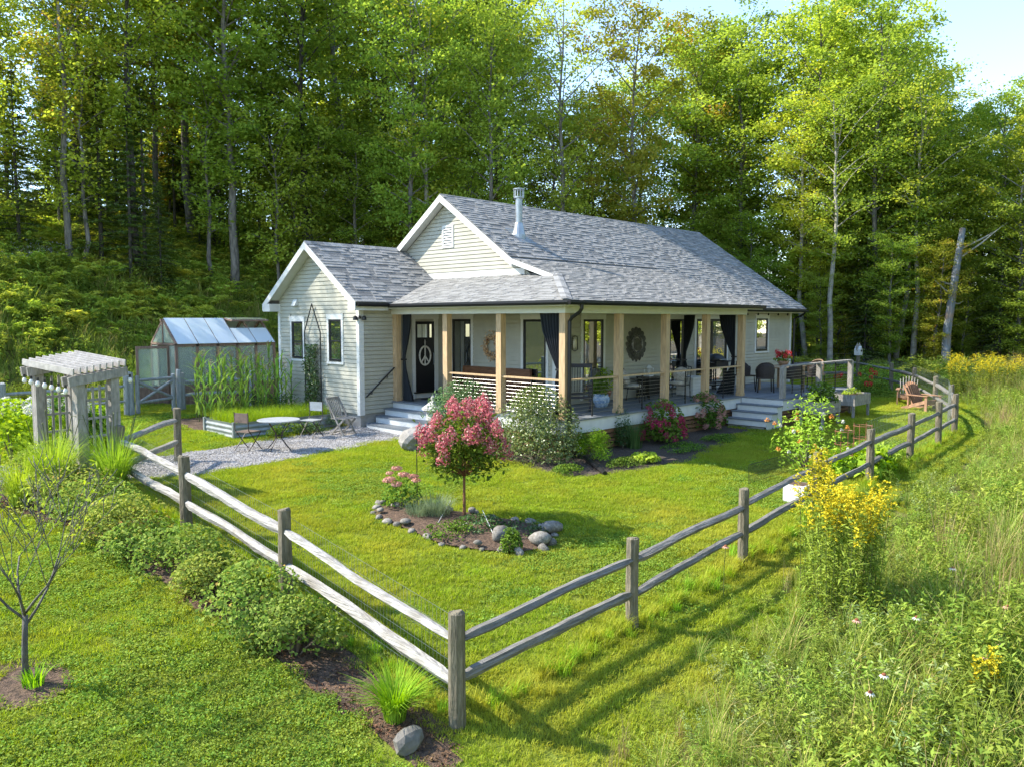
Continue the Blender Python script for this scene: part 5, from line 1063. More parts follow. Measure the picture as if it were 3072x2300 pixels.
blooms(orc, [Vector((.03+random.gauss(0, .05), .03+random.gauss(0, .05), .12+.05*k)) for k in range(16)], .045, 24, .9, whitef); V, F = leaves(ball(14, .16, .3), .24, .06, upn(14, .5)); link('leaves', npmesh('leaves', V, F), g_leaf, orc)
for px_, lb, r, mt in (((2590, 1190), 'flower bed plants with red blooms by the far fence', .9, g_leaf), ((2640, 1165), 'bushy plants at the foot of the far fence', .9, g_lime), ((2500, 1140), 'yellow green bush beyond the deck rail', .9, g_lime)):
    s_ = shrub('border_bush', ongr(*px_)+Vector((.5, .3, 0)), lb, rx=r*1.2, ry=r, h=.85, n=1300, L=.1, W=.05, mat=mt, K=16)
    if 'red' in lb: blooms(s_, [Vector((random.uniform(-.9, .9), random.uniform(-.8, .8), random.uniform(.5, .95))) for _ in range(10)], .09, 30, .7, redf)
# ---- goldenrod
def goldenrod(p, label, r, h, ns, plume=.2, name='goldenrod_clump'):
    r0 = root(name, p, label, 'wildflower'); cs = []; m = MB(); P = []; tops_ = []
    for k in range(ns):
        a = random.random()*6.28; q = r*math.sqrt(random.random()); b = Vector((q*math.cos(a), q*math.sin(a), 0)); hh = h*random.uniform(.75, 1.08); t = b*1.15+Vector((random.gauss(0, .05), random.gauss(0, .05), hh)); m.tube([b, b.lerp(t, .5)+Vector((0, 0, .03)), t], [.005, .004, .003], 4)
        for j in range(70): u = random.uniform(.08, .97)**.8; P.append(tuple(b.lerp(t, u)+Vector((random.gauss(0, .045), random.gauss(0, .045), 0))))
        tops_.append(t)
    P = np.array(P); V, F = leaves(P, rng.uniform(.08, .14, len(P)), .022, upn(len(P), .5), az=rng.normal(size=(len(P), 3))); part('stem', m, stem_m, r0); link('leaves', npmesh('leaves', V, F), forb, r0, kind='stuff')
    Q = []
    for t in tops_:
        for j in range(10):
            a = random.random()*6.28; L_ = plume*random.uniform(.3, .8)
            for i in range(9): u = i/8; Q.append((t.x+math.cos(a)*L_*u, t.y+math.sin(a)*L_*u, t.z-.16+j*.035+.12*u-.08*u*u+random.gauss(0, .008)))
    Q = np.array(Q); V, F = leaves(Q, .034, .026, upn(len(Q), .7)); link('flower_plume', npmesh('flower_plume', V, F), yellow, r0, kind='stuff')
goldenrod(ongr(2515, 1830), 'tall clump of yellow goldenrod leaning on the fence at the meadow edge', .5, 1.55, 52)
goldenrod(ongr(2400, 1560)+Vector((.3, -.2, 0)), 'small group of goldenrod stalks against the lower fence rail', .3, 1.0, 9); goldenrod(ongr(2960, 1200), 'goldenrod thicket at the far meadow edge before the forest', 1.3, 1.5, 60, .3)
goldenrod(ongr(2960, 2190), 'few short goldenrod stalks among the near meadow grass', .16, .7, 5, .13)
def coneflower(p, label, h, mat):
    r0 = root('coneflower', p, label, 'wildflower', 'coneflowers in the meadow'); part('stem', MB().tube([(0, 0, 0), (.02, .01, h*.6), (.03, 0, h)], .004, 5), stem_m, r0); part('cone', MB().blob((.03, 0, h+.012), .022, 2, (1, 1, .8), seed=3), pmat('cone_brown', (.22, .07, .03), .8), r0)
    n = 11; a = np.arange(n)*6.283/n; c = np.stack([.03+.034*np.cos(a), .034*np.sin(a), np.full(n, h-.004)], 1); V, F = leaves(c, .05, .02, np.stack([np.cos(a)*.5, np.sin(a)*.5, np.ones(n)], 1), az=np.stack([np.cos(a), np.sin(a), -.5*np.ones(n)], 1)); link('petals', npmesh('petals', V, F), mat, r0)
for i, (x, y) in enumerate(((1250+1350, 2270), (2170, 1800), (2850, 1850), (2640, 2240), (2950, 2160), (3010, 2000), (2990, 2120), (2740, 2030), (2560, 2060))):
    coneflower(ongr(x, y), 'white petalled coneflower standing in the meadow grass' if i in (0, 2, 3, 7) else 'faded pink coneflower standing in the meadow grass', random.uniform(.6, .75), whitef if i in (0, 2, 3, 7) else pale_pink)

# ================================================================== scattered stuff (instances on points)
PROTO = bpy.data.collections.new('scatter_sources')
def proto(name, me, mats):
    for mt in (mats if isinstance(mats, (list, tuple)) else [mats]): me.materials.append(mt)
    o = bpy.data.objects.new(name, me); return o
def merge(name, items):                      # items: (V, F, mat_index, attr)
    V, F = joinVF([(i[0], i[1]) for i in items]); mi = np.concatenate([np.full(len(i[1]), i[2]) for i in items]); at_ = np.concatenate([i[3] if i[3] is not None else rng.random(len(i[1])) for i in items])
    me = npmesh(name, V, F, at_); me.polygons.foreach_set('material_index', mi.astype(np.int32)); return me
def scatter(name, pts, sc, ix, protos, label, tilt=None):
    col = bpy.data.collections.new(name+'_sources')
    for i, p in enumerate(protos): p.name = '%s_%02d' % (name, i); col.objects.link(p)
    me = bpy.data.meshes.new(name); me.from_pydata([tuple(p) for p in pts], [], []); n = len(pts)
    for nm, ty, ar in (('rz', 'FLOAT', rng.random(n)*6.283), ('sc', 'FLOAT', sc), ('ix', 'INT', ix)):
        a = me.attributes.new(nm, ty, 'POINT'); a.data.foreach_set('value', np.asarray(ar, np.int32 if ty == 'INT' else np.float32))
    o = link(name, me, None, label=label, kind='stuff')
    ng = bpy.data.node_groups.new(name, 'GeometryNodeTree'); ng.interface.new_socket('Geometry', in_out='INPUT', socket_type='NodeSocketGeometry'); ng.interface.new_socket('Geometry', in_out='OUTPUT', socket_type='NodeSocketGeometry')
    N = ng.nodes.new; gi, go = N('NodeGroupInput'), N('NodeGroupOutput'); mp = N('GeometryNodeMeshToPoints'); io = N('GeometryNodeInstanceOnPoints'); ci = N('GeometryNodeCollectionInfo'); ci.inputs[0].default_value = col; ci.inputs[1].default_value = True; ci.inputs[2].default_value = True
    def na(nm, ty): k = N('GeometryNodeInputNamedAttribute'); k.data_type = ty; k.inputs[0].default_value = nm; return k.outputs[0]
    cx = N('ShaderNodeCombineXYZ'); l = ng.links.new; l(na('rz', 'FLOAT'), cx.inputs[2]); l(gi.outputs[0], mp.inputs[0]); l(mp.outputs[0], io.inputs['Points']); l(ci.outputs[0], io.inputs['Instance']); io.inputs['Pick Instance'].default_value = True
    l(na('ix', 'INT'), io.inputs['Instance Index']); l(cx.outputs[0], io.inputs['Rotation']); l(na('sc', 'FLOAT'), io.inputs['Scale']); l(io.outputs[0], go.inputs[0])
    md_ = o.modifiers.new('scatter', 'NODES'); md_.node_group = ng; return o
def disc(n, r): a = rng.random(n)*6.283; q = r*np.sqrt(rng.random(n)); return np.stack([q*np.cos(a), q*np.sin(a), np.zeros(n)], 1)
lawn_p = []
for k in range(5):
    n = 330; V, F, a_ = blades(disc(n, .2)-np.array([0, 0, .005]), rng.uniform(.025, .06, n)*(1.25 if k == 4 else 1), .0065, rng.uniform(.2, 1.1, n), rng.random(n)*6.28, 2); lawn_p.append(proto('lp', npmesh('lawn_patch', V, F, a_), grass_l))
for k in range(3):
    n = 150; c = disc(n, .19); c[:, 2] = rng.uniform(.012, .04, n); V, F = leaves(c, rng.uniform(.018, .032, n), rng.uniform(.016, .028, n), upn(n, .45)); n2 = 150; V2, F2, a2 = blades(disc(n2, .2), rng.uniform(.025, .055, n2), .0065, rng.uniform(.2, 1.0, n2), rng.random(n2)*6.28, 2)
    lawn_p.append(proto('lp', merge('lawn_patch', [(V, F, 0, None), (V2, F2, 1, a2)]), [clover, grass_l]))
def inpoly(P, poly):
    c = np.zeros(len(P), bool); n = len(poly)
    for i in range(n):
        (ax, ay), (bx, by) = poly[i], poly[i-1]
        if ay == by: continue
        t = ((ay > P[:, 1]) != (by > P[:, 1])) & (P[:, 0] < (bx-ax)*(P[:, 1]-ay)/(by-ay)+ax); c ^= t
    return c
CX, CY = CAMP.x, CAMP.y; fx, fy = math.cos(YAW), math.sin(YAW)
def view(P, ext=.78): d = (P[:, 0]-CX)*fx+(P[:, 1]-CY)*fy; s = (P[:, 0]-CX)*fy-(P[:, 1]-CY)*fx; return (d > 1.5) & (np.abs(s) < d*ext+1.5), d
def gridpts(x0, x1, y0, y1, st): xs, ys = np.meshgrid(np.arange(x0, x1, st), np.arange(y0, y1, st)); P = np.stack([xs.ravel(), ys.ravel()], 1); return P+rng.uniform(-.5, .5, P.shape)*st
def rect(P, x0, x1, y0, y1): return (P[:, 0] > x0) & (P[:, 0] < x1) & (P[:, 1] > y0) & (P[:, 1] < y1)
HOUSE = lambda P: rect(P, -.1, 13.4, -.1, 10.6) | rect(P, -1.1, 2, 6.2, 10.6) | rect(P, 8, 13.4, -1.3, 2) | rect(P, -1.1, 0, 4.0, 6.3) | rect(P, 13, 15.8, 2, 10.6)
P = gridpts(-22, 24, -9.5, 14.6, .19); ok, d = view(P)
edge = meadow_edge(P[:, 0])+rng.normal(size=len(P))*.15
ok &= (P[:, 1] > edge-.2) & ~HOUSE(P) & ~inpoly(P, PATH) & ~inpoly(P, BED) & ~inpoly(P, FBED) & ~inpoly(P, PORCHBED) & ~inpoly(P, WINGBED) & ~rect(P, -4.5, -1.4, 6.8, 8.5) & ~rect(P, -3.4, .5, 13.2, 15.5) & ~(((P-np.array([sp_.x, sp_.y]))**2).sum(1) < .16)
keep = rng.random(len(P)) < np.clip(15/np.maximum(d, 1), .45, 1); ok &= keep; P = P[ok]; d = d[ok]
sc = rng.uniform(.8, 1.25, len(P))*np.clip(d/15, 1, 1.5); clov = np.sin(P[:, 0]*1.1)+np.sin(P[:, 1]*1.3+1)+rng.normal(size=len(P))*.8+1.2*((P[:, 0] < -9) & (P[:, 1] < 0)) > 1.1
ix = np.where(clov, rng.integers(5, 8, len(P)), rng.integers(0, 5, len(P)))
scatter('lawn_grass', np.column_stack([P, gz(P[:, 0], P[:, 1])]), sc, ix, lawn_p, 'short mown lawn grass with clover around the house')
# taller unmown grass under the rails
tuft = []
for k in range(3): n = 60; V, F, a_ = blades(disc(n, .08), rng.uniform(.1, .26, n), .008, rng.uniform(.2, .9, n), rng.random(n)*6.28, 3); tuft.append(proto('tf', npmesh('tuft', V, F, a_), g_bright if k == 0 else grass_l))
t = np.linspace(-8.2, 14, 420); y = np.interp(t, [-8.5, 3, 10.7, 14], [-6.0, -5.6, -5.1, -4.0])+rng.normal(size=420)*.09; P2 = np.column_stack([t, y]); q = rng.uniform(-5.9, 3, 150); P3 = np.column_stack([-8.45+rng.normal(size=150)*.06, q]); P2 = np.concatenate([P2, P3])
scatter('fence_line_grass', np.column_stack([P2, gz(P2[:, 0], P2[:, 1])]), rng.uniform(.5, 1.2, len(P2)), rng.integers(0, 3, len(P2)), tuft, 'unmown grass tufts along the fence line')
# meadow
mp_ = []
for k in range(3): n = 70; V, F, a_ = blades(disc(n, .1), rng.uniform(.3, .75, n), .009, rng.uniform(.15, 1.0, n), rng.random(n)*6.28, 4); mp_.append(proto('m', npmesh('meadow_tuft', V, F, a_), grass_m))
for k in range(2): n = 34; V, F, a_ = blades(disc(n, .12), rng.uniform(.5, .9, n), .0055, rng.uniform(.05, .45, n), rng.random(n)*6.28, 4); mp_.append(proto('m', npmesh('dry_tuft', V, F, a_), dry))
def leafy(ns, h, nl, L, W, r=.12):
    P = []; S = []
    for i in range(ns):
        b = disc(1, r)[0]; tp2 = b*1.8+np.array([rng.normal()*.06, rng.normal()*.06, h*rng.uniform(.7, 1.1)])
        u = rng.uniform(.1, 1, nl)[:, None]; P.append(b+(tp2-b)*u+rng.normal(size=(nl, 3))*np.array([.03, .03, .01])); S.append((b, tp2))
    P = np.concatenate(P); V, F = leaves(P, L*rng.uniform(.7, 1.2, len(P)), W, upn(len(P), .6)); return V, F
for k in range(4): mp_.append(proto('m', npmesh('forb', *leafy(8, .6, 30, .075, .02)), forb))
for k in range(2): mp_.append(proto('m', npmesh('silver_forb', *leafy(6, .55, 34, .06, .016)), silver))
for k in range(3): n = 120; c = disc(n, .2); c[:, 2] = rng.uniform(.03, .3, n); V, F = leaves(c, rng.uniform(.04, .09, n), rng.uniform(.025, .05, n), upn(n, .6)); mp_.append(proto('m', npmesh('weed', V, F), forb))
P = gridpts(-20, 60, -45, 6, .21); ok, d = view(P); e = meadow_edge(P[:, 0])+rng.normal(size=len(P))*.22; ok &= (P[:, 1] < e) & (d < 62) & (rng.random(len(P)) < np.clip(9/np.maximum(d, 1), .06, 1)); P = P[ok]; d = d[ok]
band = np.sin(P[:, 0]*.8+P[:, 1]*.5)+np.sin(P[:, 1]*1.1-P[:, 0]*.3)+rng.normal(size=len(P))*.7
ix = np.where(band > .9, rng.integers(0, 5, len(P)), np.where(band > -.4, rng.choice([0, 1, 2, 5, 6, 7, 8, 11, 12, 13], len(P)), rng.choice([5, 6, 7, 8, 5, 10, 11, 12, 1, 0, 2], len(P))))
near = e[ok]-P[:, 1]; sc = rng.uniform(.75, 1.45, len(P))*np.clip(.42+near*.3, .42, 1.1)*np.clip(d/16, 1, 1.3)
scatter('meadow_plants', np.column_stack([P, gz(P[:, 0], P[:, 1])]), sc, ix, mp_, 'wild meadow of tall grasses and leafy weeds beyond the fence')
# hillside ferns, garden weeds
fp_ = []
for k in range(3):
    n = 13; Vs = []; 
    for j in range(n):
        a = j*6.283/n+rng.normal()*.2; Lf = rng.uniform(.35, .65); u = np.linspace(.12, 1, 15); cx = np.stack([np.cos(a)*Lf*u, np.sin(a)*Lf*u, .95*Lf*(1.6*u-u*u*1.05)+.1], 1)
        for s_ in (-1, 1):
            w_ = .11*np.sin(np.pi*np.clip(u*.9+.08, 0, 1))+.02; c = cx+s_*np.stack([-np.sin(a)*w_*.5, np.cos(a)*w_*.5, -w_*.1], 1); Vs.append(leaves(c, w_*1.2, .035, upn(15, .9), az=np.tile([-np.sin(a), np.cos(a), 0], (15, 1))))
    fp_.append(proto('f', npmesh('fern', *joinVF(Vs)), fern_m))
for k in range(3): n = 70; V, F, a_ = blades(disc(n, .2), rng.uniform(.3, .75, n), .014, rng.uniform(.2, 1.0, n), rng.random(n)*6.28, 3); fp_.append(proto('f', npmesh('hill_tuft', V, F, a_), grass_m))
for k in range(3): fp_.append(proto('f', npmesh('hill_forb', *leafy(9, .7, 26, .10, .035, .2)), forb))
P = gridpts(-32, 16, 14.6, 34, .36); ok, d = view(P); ok &= (rng.random(len(P)) < np.clip(1.15-(P[:, 1]-20)*.09, .12, 1)) & ~rect(P, -3.5, .6, 13, 15.6); P = P[ok]
ix = np.where(P[:, 1] > 19+rng.normal(size=len(P))*1.5, rng.choice([0, 1, 2, 3, 4, 5, 7, 8], len(P)), rng.choice([3, 4, 5, 3, 4, 5, 7, 8], len(P)))
scatter('hillside_plants', np.column_stack([P, gz(P[:, 0], P[:, 1])]), rng.uniform(.8, 1.6, len(P))*np.interp(P[:, 1], [14.6, 17, 20], [.4, .8, 1.15]), ix, fp_, 'ferns and rough grass covering the hillside below the forest')
P = gridpts(15, 60, -14, 26, .75); ok, d = view(P); ok &= (P[:, 0] > 23+.2*P[:, 1]) & (rng.random(len(P)) < .6); P = P[ok]
scatter('forest_floor_plants', np.column_stack([P, gz(P[:, 0], P[:, 1])]), rng.uniform(.8, 1.7, len(P)), rng.choice([0, 1, 2, 6, 7, 8], len(P)), [proto('q', o_.data, []) for o_ in fp_], 'ferns and seedlings on the shaded forest floor')
# gravel stones
gp = []
for k in range(3):
    m = MB()
    for j in range(70): q = disc(1, .17)[0]; m.blob((q[0], q[1], random.uniform(0, .012)), random.uniform(.008, .018), 1, (1, random.uniform(.6, 1), .6), jit=0)
    gp.append(proto('g', m.mesh('gravel_patch'), pmat('gravel_stone', (.42, .40, .39), .85, .3, 30, attr=.5)))
P = gridpts(-12, 0, 3, 9, .2); P = P[inpoly(P, PATH)]
scatter('path_gravel', np.column_stack([P, gz(P[:, 0], P[:, 1])+.016]), rng.uniform(.9, 1.3, len(P)), rng.integers(0, 3, len(P)), gp, 'loose grey gravel stones covering the path')
# mulch chips and fallen leaves in the bed
P = gridpts(-16, -8.4, -6.7, 8.5, .17); P = P[inpoly(P, BED) & (rng.random(len(P)) < .8)]
wp_ = []
for k in range(3): n = 34; c = disc(n, .12); c[:, 2] = rng.uniform(.004, .03, n); V, F = leaves(c, rng.uniform(.02, .06, n), rng.uniform(.008, .02, n), upn(n, .4)); wp_.append(proto('w', npmesh('mulch_chips', V, F), leafmat('mulch_chip', (.07, .04, .025), (.22, .13, .075), .05, .3)))
scatter('mulch_chips', np.column_stack([P, gz(P[:, 0], P[:, 1])+.012]), rng.uniform(.8, 1.3, len(P)), rng.integers(0, 3, len(P)), wp_, 'bark chips and small weeds on the mulch strip')
# ================================================================== the forest
t_green = leafmat('tree_green', (.10, .15, .024), (.22, .275, .048), .5, objv=.16, hue=.015)
t_yel = leafmat('tree_yellowgreen', (.145, .19, .025), (.29, .325, .055), .5, objv=.14, hue=.01, c3=(.30, .24, .04), p3=.95)
t_dark = leafmat('tree_dark', (.05, .085, .02), (.125, .165, .038), .32, objv=.2, hue=.012)
t_or = leafmat('tree_orange', (.34, .15, .03), (.52, .27, .06), .42, objv=.1, hue=.006, c3=(.16, .19, .03), p3=.75)
t_turn = leafmat('tree_turning', (.11, .135, .018), (.23, .22, .035), .42, objv=.12, hue=.01, c3=(.36, .20, .05), p3=.9)
def make_tree(H, cb, rad, limbs, leaf, seed, clump=92, droop=0.0, rtr=None, sparse=1.0):
    """trunk mesh + crown mesh at real size, H metres tall, crown from cb*H"""
    rs = random.Random(seed); m = MB(); rtr = rtr or H*.0105; ax = [Vector((0, 0, -.4))]; q = Vector((0, 0, -.4)); k = 10
    for i in range(1, k+1): q = q+Vector((rs.gauss(0, .10), rs.gauss(0, .10), (H+.2)/k)); ax.append(q.copy())
    m.tube(ax, [rtr*(1.25 if i == 0 else 1)*(1-.9*(i/k)**1.1)+.012 for i in range(k+1)], 9)
    P = []; S = []
    def axis(z): f = (z+.4)/(H+.2)*k; i = min(k-1, max(0, int(f))); return ax[i].lerp(ax[i+1], f-i)
    for j in range(limbs):
        t = (j+rs.random()*.8)/limbs; z = H*(cb+(1-cb)*.97*t); a = j*2.4+rs.gauss(0, .35); L = rad*(math.sin(math.pi*min(1, .16+.84*(1-t)**.85))**.7*.9+.16)*rs.uniform(.7, 1.2)
        st_ = axis(z); d = Vector((math.cos(a), math.sin(a), .35+.55*t-droop)).normalized(); e = st_+d*L; mid = st_.lerp(e, .5)+Vector((0, 0, .06*L))
        m.tube([st_, mid, e], [max(.02, rtr*.36*(1-t*.6)), max(.014, rtr*.2*(1-t*.6)), .008], 5, caps=False)
        for c in range(5):
            u = .3+.75*c/4; base = (st_.lerp(mid, u*2) if u < .5 else mid.lerp(e, (u-.5)*2)); sd_ = Vector((-math.sin(a), math.cos(a), 0))*rs.uniform(-.55, .55)*L*.5*(1.1-abs(u-.6))
            cc = base+sd_+Vector((0, 0, rs.uniform(-.15, .25)))
            if rs.random() < .5: m.tube([base, cc], [.018, .006], 4, caps=False)
            n = int(clump*rs.uniform(.55, 1.3)*sparse); r_ = rs.uniform(.42, .78)*(rad/2.6)**.5
            pts = rng.normal(size=(n, 3))*np.array([r_*.56, r_*.56, r_*.24])+np.array(tuple(cc)); pts[:, 2] -= .16*np.linalg.norm(pts[:, :2]-np.array([cc.x, cc.y]), axis=1); P.append(pts); S.append(np.full(n, rs.random()))
    P = np.concatenate(P); n = len(P); V, F = leaves(P, leaf*rng.uniform(.65, 1.25, n), leaf*.78*rng.uniform(.65, 1.2, n), upn(n, .55), fold=.15)
    tm = m.mesh('trunk'); tm.polygons.foreach_set('use_smooth', [True]*len(tm.polygons)); return tm, npmesh('crown', V, F, np.clip(np.concatenate(S)*.55+rng.random(n)*.5, 0, 1))
def make_conifer(H, rad, seed, cb=.12, dead=.0):
    rs = random.Random(seed); m = MB(); m.tube([(0, 0, -.4), (.05, 0, H*.5), (0, .05, H)], [H*.011, H*.007, .015], 8); P = []; A = []; z = H*cb
    while z < H*.98:
        t = z/H; L = rad*(1-t)**.8+.15
        for k in range(5):
            a = rs.random()*6.283; Lk = L*rs.uniform(.6, 1.1); d = Vector((math.cos(a), math.sin(a), -.18)); e = Vector((0, 0, z))+d*Lk; m.tube([(0, 0, z), tuple(Vector((0, 0, z)).lerp(e, .6)+Vector((0, 0, .05))), tuple(e)], [.022, .014, .005], 4, caps=False)
            if t < dead: continue
            n = int(46*Lk/rad)+10; u = rng.uniform(.15, 1, n)[:, None]; sd_ = np.array([-math.sin(a), math.cos(a), 0]); w_ = rng.normal(size=(n, 1))*.22*Lk*(1-u*.6); P.append(np.array([0, 0, z])+np.array(tuple(d*Lk))*u+sd_*w_+rng.normal(size=(n, 3))*np.array([.03, .03, .05])); A.append(np.tile(np.array(tuple(d)), (n, 1))+sd_*np.sign(w_)*.8)
        z += H*.03*rs.uniform(.7, 1.3)
    P = np.concatenate(P); n = len(P); V, F = leaves(P, rng.uniform(.2, .34, n), rng.uniform(.05, .085, n), upn(n, .35), az=np.concatenate(A)); tm = m.mesh('trunk'); return tm, npmesh('crown', V, F)
DEC = [make_tree(15, .3, 3.0, 32, .165, 1), make_tree(15, .22, 2.7, 34, .16, 2), make_tree(16, .38, 3.3, 30, .17, 3), make_tree(14, .18, 2.6, 34, .155, 4), make_tree(16, .3, 2.4, 30, .15, 5, sparse=.85), make_tree(15, .14, 2.9, 38, .16, 6), make_tree(16, .4, 3.4, 26, .16, 7, sparse=.6)]
UND = [make_tree(6, .18, 1.7, 18, .14, 11, 44), make_tree(5, .12, 1.6, 16, .14, 12, 44), make_tree(7, .25, 1.8, 18, .14, 13, 40)]
CON = [make_conifer(12, 2.2, 21), make_conifer(9, 1.9, 22, .08), make_conifer(13, 1.8, 23, .3)]
def plant(name, tc, loc, s, rz, leaf_m, bark_m, label, cat='tree', group=None):
    o = root(name, loc, label, cat, group, rz); o.scale = (s[0], s[0], s[1])
    for nm, me, mt in (('trunk', tc[0], bark_m), ('crown', tc[1], leaf_m)):
        if len(me.materials) == 0: me.materials.append(mt)
        c = bpy.data.objects.new(nm, me); C.objects.link(c); c.parent = o; c.material_slots[0].link = 'OBJECT'; c.material_slots[0].material = mt
        if nm == 'crown': c['kind'] = 'stuff'
    return o
TOPX = [-300, 1200, 1330, 1480, 1560, 1680, 1760, 1850, 1950, 2060, 2160, 2250, 2330, 2480, 2620, 2720, 2800, 2860, 2950, 3072, 3400]; TOPY = [-420, -330, -120, -60, 110, 330, 215, 165, 120, 30, 60, 90, -10, -90, 10, 190, 300, 250, 310, 280, 260]
def pix(p): d = Vector(p)-CAMP; z = d.dot(FWD); return 1536+FPX*d.dot(RGT)/z, 1150-FPX*d.dot(UPV)/z, z
TONES = [(t_green, 'green'), (t_yel, 'yellow green'), (t_dark, 'dark green'), (t_turn, 'bronze tinged')]
def zone(x): return 'on the hillside left of the house' if x < 900 else ('behind the small wing roof' if x < 1300 else ('behind the main roof ridge' if x < 2080 else ('beyond the deck' if x < 2700 else 'beyond the meadow fence')))
edge_pts = [(-34, 31), (-22, 27.5), (-12, 25.5), (-4, 24), (2, 22), (8, 21.5), (14, 20.5), (20, 18), (25, 14), (28, 9), (30, 3), (33, -4), (38, -12), (46, -22), (58, -34)]
E_ = [Vector((x, y, 0)) for x, y in edge_pts]
def along(s):
    for a, b in zip(E_[:-1], E_[1:]):
        L = (b-a).length
        if s <= L: t = (b-a).normalized(); return a+t*s, Vector((-t.y, t.x, 0))
        s -= L
    return E_[-1], Vector((0, 1, 0))
LEN = sum((b-a).length for a, b in zip(E_[:-1], E_[1:]))
shapes = ['broad crowned', 'slender', 'high crowned', 'full crowned', 'open crowned', 'low branched', 'thin leaved']
fr = random.Random(5)
def forest_tree(p, row, force=None):
    x, y, dep = pix(Vector((p.x, p.y, gzf(p.x, p.y))))
    if dep < 5 or x < -70 or x > 3500: return
    if (x < 2080 and (row > 2 or (row == 2 and fr.random() < .5))) or row > 4: return
    i = fr.choice((1, 3, 5) if row < 2 and x > 1250 else (0, 1, 2, 3, 4, 5, 6)); tc = DEC[i]; zt = CAMP.z+(961-np.interp(x, TOPX, TOPY)-fr.gauss(0, 45)-fr.random()*90)/FPX*dep-row*.3; base = gzf(p.x, p.y); H = min(max(zt-base, 6.5), 20)*fr.uniform(.92, 1.0); Hn = (15, 15, 16, 14, 16, 15, 16)[i]
    w_ = [.5, .33, .09, .08] if x > 1200 else [.46, .28, .12, .14]
    tn = fr.choices(range(4), w_)[0]; sx = (H/Hn)**.7*fr.uniform(.9, 1.15); bk = fr.choice((bark, bark, bark_dark)) if not (2350 < x and fr.random() < .3) else birch
    plant('forest_tree', tc, (p.x, p.y, base), (sx, H/Hn), fr.random()*6.28, TONES[tn][0], bk, 'tall %s tree with %s foliage %s' % (shapes[i], TONES[tn][1], zone(x)), 'tree', 'forest trees %s' % zone(x))
for row in range(7):
    s = fr.random()*2; step = (3.0, 3.2, 3.5, 4.0, 4.5, 5.0, 5.5)[row]
    while s < LEN:
        p, nrm = along(s); p = p+nrm*(row*3.6+fr.uniform(-1.2, 1.2)); forest_tree(p, row); s += step*fr.uniform(.75, 1.25)
for row in range(4):                             # dark evergreens deep in the wood
    s = fr.random()*2
    while s < LEN:
        p, nrm = along(s); p = p+nrm*(9+row*5+fr.uniform(-1.5, 1.5)); x, y, dep = pix(Vector((p.x, p.y, gzf(p.x, p.y)))); s += 2.6*fr.uniform(.8, 1.3)
        if -200 < x < 3300: H = fr.uniform(6.5, 9.5); i = fr.randrange(2); plant('hemlock_tree', CON[i], (p.x, p.y, gzf(p.x, p.y)), (H/(12, 9)[i]*1.15, H/(12, 9)[i]), fr.random()*6, t_dark, bark_dark, 'dense evergreen deep in the wood %s' % zone(x), 'tree', 'evergreens deep in the wood %s' % zone(x))
s = 30.0
while s < LEN:                                   # leafy young trees closing the forest edge
    p, nrm = along(s); p = p+nrm*fr.uniform(-2.2, .6); x, y, dep = pix(Vector((p.x, p.y, gzf(p.x, p.y)))); s += fr.uniform(1.3, 2.3)
    if 880 < x < 3250 and dep > 12:
        i = fr.choice((3, 5)); H = fr.uniform(4.5, 8.5); tn = fr.choices((0, 1, 3), (.55, .37, .08))[0]; Hn = (14, 15)[i == 5]
        plant('edge_tree', DEC[i], (p.x, p.y, gzf(p.x, p.y)), (H/Hn*1.25, H/Hn), fr.random()*6, TONES[tn][0], bark, '%s young tree with %s leaves down to the ground %s' % ('bushy' if i == 5 else 'upright', TONES[tn][1], zone(x)), 'tree', 'young edge trees %s' % zone(x))
s = 0.5
while s < LEN:                                   # understory
    p, nrm = along(s); p = p+nrm*(fr.uniform(-1.6, 3) if fr.random() < .55 else fr.uniform(3, 11)); x, y, dep = pix(Vector((p.x, p.y, gzf(p.x, p.y))))
    if -300 < x < 3350 and dep > 8:
        if fr.random() < (.5 if x < 1200 else .3):
            i = fr.randrange(3); tc = CON[i]; H = fr.uniform(3.5, 9) if i != 2 else fr.uniform(7, 11); Hn = (12, 9, 13)[i]; plant('hemlock_tree', tc, (p.x, p.y, gzf(p.x, p.y)), (H/Hn,)*2, fr.random()*6, t_dark, bark_dark, '%s hemlock with dark drooping sprays %s' % (('bushy', 'young', 'tall bare stemmed')[i], zone(x)), 'tree', 'hemlocks %s' % zone(x))
        else:
            i = fr.randrange(3); H = fr.uniform(2.4, 8.5); tn = fr.choices((0, 1, 3), (.4, .4, .2))[0]; plant('understory_tree', UND[i], (p.x, p.y, gzf(p.x, p.y)), (H/(6, 5, 7)[i],)*2, fr.random()*6, TONES[tn][0], bark, '%s %s maple sapling %s' % (('leafy', 'low spreading', 'thin')[i], TONES[tn][1], zone(x)), 'tree', 'saplings %s' % zone(x))
    s += fr.uniform(.32, .62)
